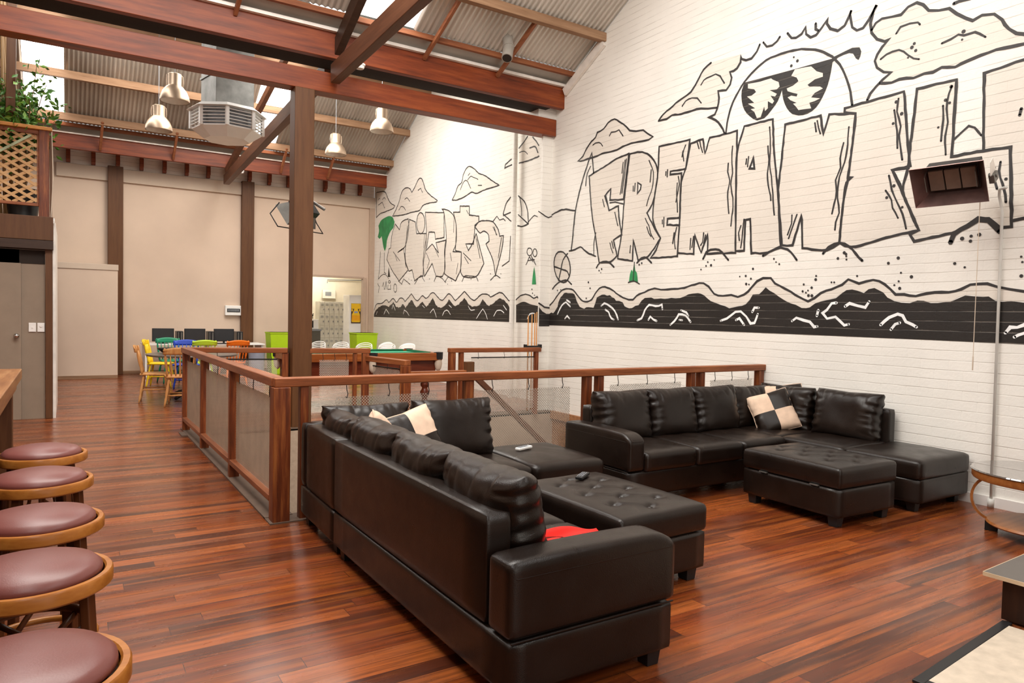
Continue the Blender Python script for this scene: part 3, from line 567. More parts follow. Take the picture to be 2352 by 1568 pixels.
# ================================================================ THE PAINTED MURAL (wall coordinates in metres)
MURAL = {
 ('R', 'F'): [(1, [8.516,3.869,8.4,3.924,8.317,4.016,8.206,4.1,8.111,4.147,8.072,4.204,7.931,4.226,7.834,4.295,7.697,4.316,7.599,4.264,7.502,4.198,7.433,4.146,7.368,4.09,7.24,4.049,7.098,4.033,7.02,3.979,6.911,3.911,6.988,3.884,7.128,3.895,7.27,3.904,7.453,3.902,7.565,3.881,7.757,3.872,7.957,3.883,8.058,3.863,8.226,3.866,8.375,3.858]), (1, [6.812,4.095,6.732,4.158,6.605,4.209,6.466,4.267,6.33,4.3,6.256,4.326,6.185,4.395,6.13,4.468,6.061,4.547,5.95,4.594,5.508,4.564,5.509,4.473,5.553,4.414,5.657,4.401,5.628,4.331,5.651,4.254,5.702,4.205,5.824,4.226,5.808,4.147,5.836,4.031,5.97,4.059,6.085,4.082,6.232,4.094,6.413,4.092,6.57,4.114,6.665,4.09]), (1, [8.236,3.603,7.868,3.687,7.636,3.749,7.374,3.771,7.379,3.728,7.46,3.158,7.749,3.187,7.736,3.346,7.844,3.272,7.763,3.043,7.563,3.083,7.545,2.93,7.478,2.673,7.647,2.611,7.561,2.389,7.693,2.308,7.954,2.309,8.052,2.696,8.15,3.048]), (1, [7.355,3.768,7.104,3.746,6.928,3.647,6.839,3.537,6.8,3.414,6.826,3.23,6.885,3.025,6.983,2.917,6.856,2.737,6.716,2.56,6.942,2.339,7.133,2.302,7.235,2.59,7.241,2.296,7.552,2.346,7.479,2.698,7.441,3.156]), (1, [6.788,3.758,6.253,3.742,6.26,3.684,6.308,3.391,6.572,3.4,6.571,3.359,6.376,3.346,6.378,3.234,6.384,2.793,6.596,2.805,6.602,2.724,6.387,2.696,6.408,2.307,6.89,2.312,6.793,2.413,6.716,2.56,6.859,2.797,6.848,3.115,6.8,3.414]), (1, [6.239,3.691,6.041,3.707,5.999,3.525,5.933,3.696,5.524,3.696,5.518,3.437,5.492,2.293,5.913,2.309,5.914,2.548,6.013,2.327,6.125,2.556,6.135,2.317,6.404,2.352,6.387,2.696,6.378,3.234,6.308,3.391]), (1, [5.423,3.726,5.04,3.722,5.008,3.343,4.945,2.942,4.886,2.322,5.046,2.268,5.268,2.274,5.296,2.657,5.366,2.658,5.37,2.306,5.493,2.31,5.522,3.334,5.503,3.496]), (1, [4.879,3.628,4.461,3.629,4.423,3.429,4.36,3.615,4.078,3.563,4.083,3.438,4.105,3.214,4.132,2.944,4.175,2.692,4.198,2.309,4.334,2.246,4.615,2.284,4.64,2.636,4.736,2.321,4.866,2.331,4.937,2.942,4.916,3.172]), (1, [4.195,3.639,3.612,3.655,3.555,3.16,3.53,2.958,3.688,2.948,3.586,2.719,3.425,2.364,3.774,2.31,4.071,2.258,4.198,2.309,4.175,2.692,4.145,2.902,4.094,2.938,4.132,2.944,4.105,3.214,4.078,3.563,4.193,3.595]), (1, [3.491,3.648,3.157,3.642,3.171,2.979,2.917,2.983,2.718,2.976,2.682,2.325,2.767,2.322,2.809,2.367,2.852,2.406,2.935,2.414,3.017,2.365,3.088,2.325,3.464,2.261,3.5,2.332,3.425,2.364,3.587,2.744,3.546,2.936,3.537,3.107]), (1, [2.941,3.636,2.446,3.687,2.393,2.402,2.68,2.368,2.718,2.976,2.917,2.983]), (1, [3.946,4.326,3.912,4.375,3.851,4.397,3.756,4.386,3.671,4.373,3.607,4.42,3.527,4.436,3.469,4.395,3.419,4.321,3.333,4.294,3.242,4.282,3.18,4.206,3.105,4.15,3.047,4.107,2.978,4.129,2.881,4.106,2.825,4.039,2.769,3.947,2.715,3.893,2.65,3.862,2.476,3.822,2.474,3.787,2.647,3.792,2.749,3.795,2.855,3.805,2.978,3.793,3.076,3.781,3.176,3.756,3.289,3.781,3.357,3.76,3.436,3.769,3.531,3.756,3.664,3.783,3.731,3.767,3.853,3.793,3.74,3.867,3.813,3.887,3.877,3.947,3.906,4.016,3.882,4.076,3.832,4.129,3.765,4.183,3.816,4.175,3.888,4.223]), (1, [8.646,2.282,8.67,2.356,8.712,2.424,8.769,2.48,8.835,2.518,8.903,2.534,8.967,2.526,9.021,2.496,9.059,2.444,9.077,2.378,9.072,2.302,9.046,2.226,9.002,2.157,8.943,2.101,8.876,2.065,8.808,2.051,8.745,2.061,8.693,2.093,8.658,2.144,8.641,2.209]), (1, [9.213,1.651,9.071,1.753,8.932,1.869,8.795,1.943,8.604,1.939,8.467,1.862,8.359,1.774,8.255,1.741,8.105,1.772,7.987,1.901,7.868,1.954,7.75,1.942,7.608,1.888,7.47,1.817,7.291,1.765,7.205,1.764,7.143,1.813,6.979,1.868,6.799,1.912,6.681,1.89,6.49,1.894,6.271,1.908,6.095,1.944,5.959,1.958,5.873,1.912,5.787,1.821,5.657,1.801,5.531,1.804,5.438,1.779,5.349,1.807,5.249,1.885,5.179,1.955,5.095,1.988,4.997,1.984,4.939,1.924,4.816,1.868,4.735,1.827,4.629,1.769,4.527,1.728,4.453,1.756,4.383,1.81,4.265,1.847,4.152,1.891,4.086,1.942,3.973,1.897,3.835,1.928,3.719,1.88,3.614,1.787,3.535,1.786,3.428,1.765,3.326,1.792,3.146,1.799,3.043,1.821,2.976,1.856,2.845,1.865,2.764,1.836,2.669,1.808,2.574,1.797,2.221,1.766,2.218,1.692,2.571,1.714,2.665,1.712,2.775,1.726,2.873,1.758,2.956,1.772,3.057,1.76,3.125,1.715,3.231,1.711,3.416,1.713,3.552,1.717,3.693,1.754,3.736,1.799,3.821,1.841,3.927,1.813,4.048,1.836,4.148,1.81,4.215,1.764,4.379,1.727,4.499,1.661,4.599,1.657,4.73,1.707,4.892,1.772,5.005,1.856,5.063,1.892,5.145,1.818,5.23,1.8,5.315,1.704,5.434,1.68,5.557,1.661,5.685,1.706,5.783,1.711,5.884,1.758,5.988,1.832,6.196,1.819,6.338,1.776,6.486,1.791,6.676,1.765,6.915,1.79,7.036,1.754,7.097,1.697,7.222,1.653,7.331,1.659,7.421,1.727,7.558,1.767,7.698,1.826,7.864,1.847,7.983,1.792,8.051,1.659,8.226,1.652,8.381,1.668,8.463,1.765,8.52,1.853,8.737,1.883,8.874,1.818,8.953,1.685,9.064,1.577,9.222,1.565])],
 ('R', 'L'): [(1, [8.516,3.869,8.4,3.924,8.317,4.016,8.206,4.1,8.111,4.147,8.072,4.204,7.931,4.226,7.834,4.295,7.697,4.316,7.599,4.264,7.502,4.198,7.433,4.146,7.368,4.09,7.24,4.049,7.098,4.033,7.02,3.979,6.911,3.911,6.988,3.884,7.128,3.895,7.27,3.904,7.453,3.902,7.565,3.881,7.757,3.872,7.957,3.883,8.058,3.863,8.226,3.866,8.375,3.858]), (0, [6.812,4.095,6.732,4.158,6.605,4.209,6.466,4.267,6.33,4.3,6.256,4.326,6.185,4.395,6.13,4.468,6.061,4.547,5.95,4.594]), (0, [5.248,4.59,5.282,4.527,5.353,4.468,5.428,4.469,5.493,4.509,5.507,4.544,5.509,4.473,5.553,4.414,5.657,4.401,5.628,4.331,5.651,4.254,5.702,4.205,5.824,4.226,5.808,4.147,5.83,4.026,5.868,3.96,5.971,3.951,5.852,3.893,5.767,3.81,5.708,3.703]), (0, [6.812,4.095,6.665,4.09,6.57,4.114,6.413,4.092,6.232,4.094,6.085,4.082,5.97,4.059,5.836,4.031]), (0, [5.201,4.601,5.151,4.54,5.08,4.534,5.023,4.555,4.984,4.594]), (0, [4.892,4.599,4.838,4.531,4.783,4.517,4.718,4.534,4.674,4.59,4.664,4.516,4.609,4.465,4.547,4.469,4.478,4.529,4.42,4.591,4.428,4.548,4.386,4.48,4.305,4.436,4.229,4.464,4.184,4.537,4.167,4.587,4.174,4.516,4.151,4.42,4.102,4.369,4.038,4.374,3.977,4.431,3.907,4.551,3.943,4.47,3.961,4.391,3.944,4.3,3.888,4.223,3.816,4.175,3.765,4.183,3.832,4.129,3.882,4.076,3.906,4.016,3.877,3.947,3.813,3.887,3.74,3.867,3.819,3.821,3.887,3.772,3.938,3.716,3.967,3.663]), (0, [4.556,4.591,4.55,4.534,4.518,4.502]), (0, [5.687,3.699,5.673,3.821,5.627,3.978,5.554,4.105,5.444,4.23,5.299,4.331,5.156,4.39,4.971,4.403,4.814,4.394,4.662,4.363,4.492,4.292,4.405,4.233,4.306,4.141,4.233,4.031,4.185,3.92,4.143,3.786,4.119,3.656]), (1, [8.236,3.603,7.868,3.687,7.636,3.749,7.374,3.771,7.379,3.728,7.46,3.158,7.749,3.187,7.736,3.346,7.844,3.272,7.763,3.043,7.563,3.083,7.545,2.93,7.478,2.673,7.647,2.611,7.561,2.389,7.693,2.308,7.954,2.309,8.052,2.696,8.15,3.048]), (1, [7.355,3.768,7.104,3.746,6.928,3.647,6.839,3.537,6.8,3.414,6.826,3.23,6.885,3.025,6.983,2.917,6.856,2.737,6.716,2.56,6.942,2.339,7.133,2.302,7.235,2.59,7.241,2.296,7.552,2.346,7.479,2.698,7.441,3.156]), (1, [7.176,3.352,7.177,3.202,7.119,3.247,7.11,3.306]), (1, [6.788,3.758,6.253,3.742,6.26,3.684,6.308,3.391,6.572,3.4,6.571,3.359,6.376,3.346,6.378,3.234,6.384,2.793,6.596,2.805,6.602,2.724,6.387,2.696,6.408,2.307,6.89,2.312,6.793,2.413,6.716,2.56,6.859,2.797,6.848,3.115,6.8,3.414]), (1, [6.239,3.691,6.041,3.707,5.999,3.525,5.933,3.696,5.524,3.696,5.518,3.437,5.492,2.293,5.913,2.309,5.914,2.548,6.013,2.327,6.125,2.556,6.135,2.317,6.404,2.352,6.387,2.696,6.378,3.234,6.308,3.391]), (1, [5.423,3.726,5.04,3.722,5.008,3.343,4.945,2.942,4.886,2.322,5.046,2.268,5.268,2.274,5.296,2.657,5.366,2.658,5.37,2.306,5.493,2.31,5.522,3.334,5.503,3.496]), (1, [5.283,3.357,5.265,3.219,5.328,3.236]), (1, [4.879,3.628,4.461,3.629,4.423,3.429,4.36,3.615,4.078,3.563,4.083,3.438,4.105,3.214,4.132,2.944,4.175,2.692,4.198,2.309,4.334,2.246,4.615,2.284,4.64,2.636,4.736,2.321,4.866,2.331,4.937,2.942,4.916,3.172]), (1, [4.195,3.639,3.612,3.655,3.555,3.16,3.53,2.958,3.688,2.948,3.586,2.719,3.425,2.364,3.774,2.31,4.071,2.258,4.198,2.309,4.175,2.692,4.145,2.902,4.094,2.938,4.132,2.944,4.105,3.214,4.078,3.563,4.193,3.595]), (1, [3.491,3.648,3.157,3.642,3.171,2.979,2.917,2.983,2.718,2.976,2.682,2.325,2.767,2.322,2.809,2.367,2.852,2.406,2.935,2.414,3.017,2.365,3.088,2.325,3.464,2.261,3.5,2.332,3.425,2.364,3.587,2.744,3.546,2.936,3.537,3.107]), (1, [3.688,2.948,3.543,2.941,3.588,2.752]), (0, [2.446,3.687,2.651,3.664,2.941,3.636,2.919,2.984]), (0, [2.684,2.369,2.588,2.381,2.393,2.402]), (0, [2.651,3.274,2.661,3.219]), (0, [2.571,3.313,2.568,3.112,2.59,3.03]), (0, [3.946,4.326,3.912,4.375,3.851,4.397,3.756,4.386,3.671,4.373,3.607,4.42,3.527,4.436,3.469,4.395,3.419,4.321,3.333,4.294,3.242,4.282,3.18,4.206,3.105,4.15,3.047,4.107,2.978,4.129,2.881,4.106,2.825,4.039,2.769,3.947,2.715,3.893,2.65,3.862,2.476,3.822]), (0, [3.853,3.793,3.731,3.767,3.664,3.783,3.531,3.756,3.436,3.769,3.357,3.76,3.289,3.781,3.176,3.756,3.076,3.781,2.978,3.793,2.855,3.805,2.749,3.795,2.647,3.792,2.474,3.787]), (0, [3.207,4.311,3.163,4.316,3.069,4.304]), (0, [8.633,2.524,8.597,2.769,8.545,3.147,8.406,3.535,8.266,3.807,8.186,3.938,8.132,3.626]), (0, [9.228,3.112,9.082,3.153,8.844,3.182,8.567,3.128]), (0, [8.678,2.527,8.543,2.54,8.41,2.569,8.233,2.471,8.041,2.411]), (1, [8.646,2.282,8.67,2.356,8.712,2.424,8.769,2.48,8.835,2.518,8.903,2.534,8.967,2.526,9.021,2.496,9.059,2.444,9.077,2.378,9.072,2.302,9.046,2.226,9.002,2.157,8.943,2.101,8.876,2.065,8.808,2.051,8.745,2.061,8.693,2.093,8.658,2.144,8.641,2.209]), (0, [8.723,2.489,8.836,2.398,8.878,2.259,8.942,2.078]), (0, [9.057,2.302,8.878,2.259,8.712,2.21,8.663,2.139]), (0, [8.013,2.241,7.933,2.308,7.793,2.318,7.692,2.282,7.62,2.228]), (0, [7.149,2.266,7.063,2.322,6.959,2.321,6.87,2.247]), (0, [5.981,2.248,5.928,2.332,5.789,2.355,5.692,2.316,5.594,2.215]), (0, [5.111,2.232,5.022,2.272,4.885,2.312,4.794,2.286,4.679,2.164]), (0, [4.377,2.212,4.315,2.272,4.198,2.309,4.1,2.266,4.022,2.189,3.95,2.115]), (0, [9.096,1.95,8.996,2.028,8.828,2.077,8.69,2.073,8.607,2.018]), (0, [9.225,1.651,9.071,1.753,8.932,1.869,8.795,1.943,8.604,1.939,8.467,1.862,8.359,1.774,8.255,1.741,8.105,1.772,7.987,1.901,7.868,1.954,7.75,1.942,7.608,1.888,7.47,1.817,7.291,1.765,7.205,1.764,7.143,1.813,6.979,1.868,6.799,1.912,6.681,1.89,6.49,1.894,6.271,1.908,6.095,1.944,5.959,1.958,5.873,1.912,5.787,1.821,5.657,1.801,5.531,1.804,5.438,1.779,5.349,1.807,5.249,1.885,5.179,1.955,5.095,1.988,4.997,1.984,4.939,1.924,4.816,1.868,4.735,1.827,4.629,1.769,4.527,1.728,4.453,1.756,4.383,1.81,4.265,1.847,4.152,1.891,4.086,1.942,3.973,1.897,3.835,1.928,3.719,1.88,3.614,1.787,3.535,1.786,3.428,1.765,3.326,1.792,3.146,1.799,3.043,1.821,2.976,1.856,2.845,1.865,2.764,1.836,2.669,1.808,2.574,1.797,2.221,1.766])],
 ('R', 'l'): [(0, [7.798,4.104,7.761,4.145,7.671,4.134,7.594,4.143,7.555,4.097,7.504,4.044]), (0, [8.169,4.041,8.108,4.063,8.025,4.057,7.941,3.989]), (0, [6.097,4.368,6.056,4.415,5.957,4.432,5.874,4.436,5.804,4.4,5.775,4.35,5.733,4.297]), (0, [6.401,4.183,6.343,4.236,6.238,4.25,6.149,4.222,6.082,4.151]), (0, [3.165,3.115,3.101,3.172,3.045,3.215,2.995,3.196,2.939,3.113]), (0, [7.445,3.703,7.475,3.521,7.521,3.279,7.531,3.242]), (0, [7.488,3.673,7.505,3.526]), (0, [7.416,3.71,7.47,3.396,7.494,3.25]), (0, [7.747,3.144,7.63,3.147,7.553,3.12,7.465,3.096]), (0, [7.871,3.262,7.806,3.138,7.755,3.042]), (0, [7.91,3.216,7.865,3.107]), (0, [7.636,3.003,7.601,2.898,7.559,2.806]), (0, [7.724,2.579,7.693,2.5,7.652,2.433]), (0, [7.686,2.601,7.643,2.496]), (0, [6.967,3.607,6.886,3.451,6.894,3.239,6.973,3.083,6.994,3.014]), (0, [6.921,3.48,6.938,3.317]), (0, [7.229,3.348,7.236,3.239]), (0, [7.264,3.317,7.265,3.243]), (0, [7.015,2.849,6.942,2.746,6.904,2.647,6.839,2.558]), (0, [6.976,2.737,6.938,2.65,6.895,2.603]), (0, [7.286,2.508,7.3,2.41]), (0, [6.32,3.684,6.362,3.591,6.343,3.498]), (0, [6.363,3.625,6.375,3.549]), (0, [6.428,3.32,6.408,3.215,6.44,3.084,6.461,2.996]), (0, [6.446,3.232,6.451,3.131,6.425,2.866]), (0, [6.622,3.431,6.627,3.34]), (0, [6.65,3.413,6.651,3.367]), (0, [6.661,2.823,6.666,2.707]), (0, [6.693,2.796,6.691,2.745]), (0, [6.432,2.673,6.467,2.539,6.443,2.4]), (0, [6.477,2.609,6.496,2.473]), (0, [6.093,3.706,6.072,3.625,6.04,3.543]), (0, [6.127,3.68,6.1,3.605]), (0, [5.582,3.532,5.589,3.387,5.569,3.217,5.59,3.095,5.548,2.881,5.571,2.612]), (0, [5.635,3.343,5.642,3.25,5.605,3.139,5.632,3.018,5.622,2.89,5.603,2.762]), (0, [6.144,2.535,6.163,2.403]), (0, [6.191,2.517,6.198,2.383]), (0, [5.98,2.565,5.996,2.457,6.023,2.415]), (0, [5.95,2.54,5.975,2.433]), (0, [5.079,3.642,5.059,3.451,5.063,3.255,5.026,3.052,4.98,2.673]), (0, [5.094,3.438,5.076,3.297,5.084,3.081,5.05,2.937,5.027,2.836]), (0, [5.346,3.369,5.358,3.255]), (0, [5.377,3.35,5.385,3.29]), (0, [5.384,2.666,5.398,2.513,5.417,2.35]), (0, [5.427,2.598,5.455,2.518,5.441,2.434]), (0, [4.494,3.585,4.48,3.504,4.457,3.445]), (0, [4.524,3.569,4.504,3.473]), (0, [4.698,2.642,4.738,2.531,4.788,2.401]), (0, [4.753,2.648,4.76,2.553,4.805,2.441]), (0, [4.143,3.442,4.155,3.223,4.177,3.103,4.225,2.968,4.236,2.753,4.21,2.607,4.246,2.52,4.252,2.44]), (0, [4.194,3.302,4.223,3.146,4.213,3.055,4.267,2.938,4.248,2.827,4.273,2.704,4.289,2.606]), (0, [3.66,3.604,3.668,3.482,3.629,3.34,3.642,3.26,3.599,3.028]), (0, [3.694,3.504,3.682,3.418,3.661,3.314,3.651,3.145]), (0, [3.721,2.906,3.689,2.767,3.633,2.642,3.578,2.519,3.543,2.391]), (0, [3.749,2.767,3.685,2.665,3.674,2.597,3.619,2.49]), (0, [3.196,3.591,3.214,3.533,3.229,3.411,3.216,3.283,3.233,3.161,3.222,3.004]), (0, [3.26,3.442,3.255,3.323,3.263,3.135]), (0, [2.787,2.866,2.793,2.79,2.762,2.681,2.736,2.589,2.734,2.529]), (0, [2.836,2.789,2.821,2.72,2.801,2.65]), (0, [3.706,4.21,3.667,4.259,3.584,4.265,3.511,4.248,3.491,4.22]), (0, [3.294,3.994,3.216,4.009,3.158,4.029,3.114,4.002,3.028,4.005,2.946,3.938]), (0, [3.85,4.016,3.794,4.05,3.675,4.051,3.589,3.98,3.538,3.933,3.489,3.913]), (0, [8.316,3.469,8.281,3.65,8.208,3.744]), (0, [8.083,2.421,8.079,2.645,8.046,2.748]), (0, [7.314,2.006,7.194,2.017,7.087,1.976]), (0, [7.205,2.278,7.216,2.017])],
 ('R', 'K'): [(0, [5.443,4.224,4.895,4.196,4.352,4.173,4.347,4.184,4.24,4.202,4.142,4.216,4.065,4.197,4.046,4.152,4.054,4.107,4.071,4.077,4.098,4.098,4.13,4.156,4.172,4.174,4.287,4.166,4.349,4.136,4.363,4.04,4.392,3.922,4.448,3.809,4.516,3.724,4.612,3.682,4.72,3.688,4.797,3.721,4.867,3.798,4.917,3.906,4.937,4.008,4.985,3.904,5.063,3.825,5.154,3.757,5.25,3.753,5.352,3.822,5.431,3.911,5.473,4.023,5.478,4.147]), (1, [9.222,1.565,9.064,1.577,8.953,1.685,8.874,1.818,8.737,1.883,8.52,1.853,8.463,1.765,8.381,1.668,8.226,1.652,8.051,1.659,7.983,1.792,7.864,1.847,7.698,1.826,7.558,1.767,7.421,1.727,7.331,1.659,7.222,1.653,7.097,1.697,7.036,1.754,6.915,1.79,6.676,1.765,6.486,1.791,6.338,1.776,6.196,1.819,5.988,1.832,5.884,1.758,5.783,1.711,5.685,1.706,5.557,1.661,5.434,1.68,5.315,1.704,5.23,1.8,5.145,1.818,5.063,1.892,5.005,1.856,4.892,1.772,4.73,1.707,4.599,1.657,4.499,1.661,4.379,1.727,4.215,1.764,4.148,1.81,4.048,1.836,3.927,1.813,3.821,1.841,3.736,1.799,3.693,1.754,3.552,1.717,3.416,1.713,3.231,1.711,3.125,1.715,3.057,1.76,2.956,1.772,2.873,1.758,2.775,1.726,2.665,1.712,2.571,1.714,2.218,1.692,2.205,1.363,2.556,1.365,3.309,1.371,4.365,1.377,5.769,1.38,7.276,1.381,9.214,1.373])],
 ('R', 'C'): [(0, [5.392,4.196,5.219,4.176,5.082,4.174,5.057,4.152,4.982,4.107,4.968,4.055,5.002,4.034,5.095,4.049,5,3.985,5.022,3.961,5.081,3.986,5.031,3.915,5.054,3.891,5.114,3.935,5.111,3.856,5.146,3.834,5.16,3.887,5.203,3.778,5.252,3.779,5.291,3.858,5.342,3.9,5.281,3.896,5.383,3.971,5.296,3.96,5.399,4.056,5.336,4.05,5.276,4.075,5.302,4.112,5.39,4.145]), (0, [4.784,4.186,4.59,4.163,4.564,4.137,4.525,4.095,4.452,4.056,4.45,4.019,4.542,4.017,4.625,3.983,4.603,3.959,4.477,3.926,4.445,3.899,4.537,3.877,4.577,3.841,4.472,3.806,4.533,3.793,4.596,3.79,4.572,3.728,4.657,3.739,4.722,3.745,4.756,3.791,4.791,3.828,4.747,3.826,4.826,3.874,4.861,3.912,4.817,3.92,4.75,3.893,4.74,3.919,4.864,3.979,4.876,4.011,4.799,4.02,4.735,4.05,4.758,4.094,4.825,4.131])],
 ('R', 'H'): [(1, [7.176,3.352,7.177,3.202,7.119,3.247,7.11,3.306]), (1, [5.283,3.357,5.265,3.219,5.328,3.236]), (1, [3.688,2.948,3.543,2.941,3.588,2.752])],
 ('R', 'T'): [(0, [3.15,2.236,3.123,2.297,3.017,2.365,2.934,2.41,2.851,2.394,2.808,2.344,2.766,2.288])],
 ('R', 'G'): [(0, [7.301,2.011,7.284,2.122,7.256,2.179,7.229,2.149,7.205,2.287,7.179,2.161,7.148,2.131,7.122,2.006])],
 ('R', 'D'): [(0, [7.95,2.195,7.893,2.214,7.91,2.162,8.191,2.032,8.147,1.942,8.232,1.795,7.057,2.256,7.106,2.238,5.902,2.208,5.85,2.167,5.804,2.228,5.927,2.163,5.237,2.096,5.418,2.016,5.334,2.02,5.261,1.986,5.324,1.928,5.285,1.922,4.935,2.156,4.964,2.193,4.893,2.131,4.443,1.987,4.447,1.95,4.208,2.153,4.123,2.191,4.116,2.137,3.693,2.079,3.602,2.122,3.571,1.984,3.474,1.943,3.589,1.906,3.628,1.871,3.577,1.84,4.584,1.903,4.49,1.867,4.531,1.839,4.594,1.831,4.555,1.817,4.524,1.786,4.484,1.783,4.268,1.916,4.238,1.915,3.998,1.97,3.107,2.045,3.025,2.008,2.604,2.074,2.594,2.03,2.597,1.918,6.006,2.123,8.963,1.927,8.922,1.886,8.879,1.935]), (0, [3.536,4.067,3.556,4.039,3.52,4,3.588,3.956,3.127,3.973,3.118,4.039,3.68,3.576,3.625,3.455,3.701,3.381,3.199,3.591,3.242,3.485,3.207,3.453,3.294,3.258,3.67,2.798,3.734,2.697,3.584,2.589,2.835,2.823,2.74,2.719,3.056,2.257,2.985,2.272,2.922,2.279,2.989,2.23,4.205,2.152,4.142,2.206,4.119,2.169,4.803,4.321,4.757,4.269,4.83,4.238])],
 ('R', 'W'): [(0, [8.948,1.557,8.84,1.685,8.732,1.744,8.62,1.675]), (0, [8.717,1.777,8.622,1.734]), (0, [8.749,1.486,8.695,1.526,8.628,1.488]), (0, [7.881,1.683,7.811,1.72,7.692,1.683,7.574,1.608,7.501,1.489]), (0, [7.784,1.628,7.712,1.592,7.648,1.502,7.592,1.487]), (0, [7.109,1.489,7.026,1.51,6.969,1.625,6.891,1.691,6.77,1.676,6.653,1.696,6.64,1.64]), (0, [6.895,1.492,6.864,1.541,6.802,1.499,6.743,1.486]), (0, [6.49,1.436,6.418,1.492,6.348,1.574,6.238,1.561,6.146,1.483]), (0, [6.313,1.622,6.222,1.601,6.185,1.562]), (0, [6.334,1.507,6.29,1.499]), (0, [5.677,1.504,5.583,1.531,5.462,1.606,5.386,1.619,5.309,1.559,5.247,1.482,5.189,1.488,5.149,1.584]), (0, [5.223,1.608,5.196,1.656,5.138,1.661]), (0, [5.449,1.513,5.404,1.533,5.335,1.461]), (0, [4.709,1.52,4.659,1.55,4.568,1.527,4.493,1.513,4.441,1.463,4.405,1.47]), (0, [4.417,1.573,4.4,1.631]), (0, [4.202,1.711,4.259,1.7,4.304,1.635,4.355,1.602,4.3,1.549,4.207,1.567,4.16,1.529,4.112,1.488,4.068,1.499]), (0, [4.108,1.668,4.065,1.704,3.986,1.678,3.899,1.658,3.863,1.719]), (0, [3.74,1.5,3.665,1.568,3.587,1.602,3.537,1.589,3.505,1.53,3.446,1.506,3.407,1.484]), (0, [3.645,1.454,3.603,1.509,3.564,1.523]), (0, [2.693,1.457,2.656,1.502,2.61,1.503,2.563,1.525,2.465,1.575]), (0, [2.622,1.424,2.593,1.443,2.56,1.453,2.491,1.489])],
 ('P', 'F'): [(0, [6.318,1.718,6.387,1.688,6.426,1.658,6.524,1.652,6.527,1.556,6.468,1.555,6.389,1.593,6.32,1.663])],
 ('P', 'L'): [(0, [6.318,1.721,6.387,1.688,6.426,1.658,6.524,1.652])],
 ('P', 'K'): [(0, [6.32,1.663,6.389,1.593,6.468,1.555,6.527,1.556,6.533,1.356,6.328,1.353])],
 ('P', 'l'): [(0, [6.272,3.161,6.348,3.128,6.462,3.088,6.525,3.108])],
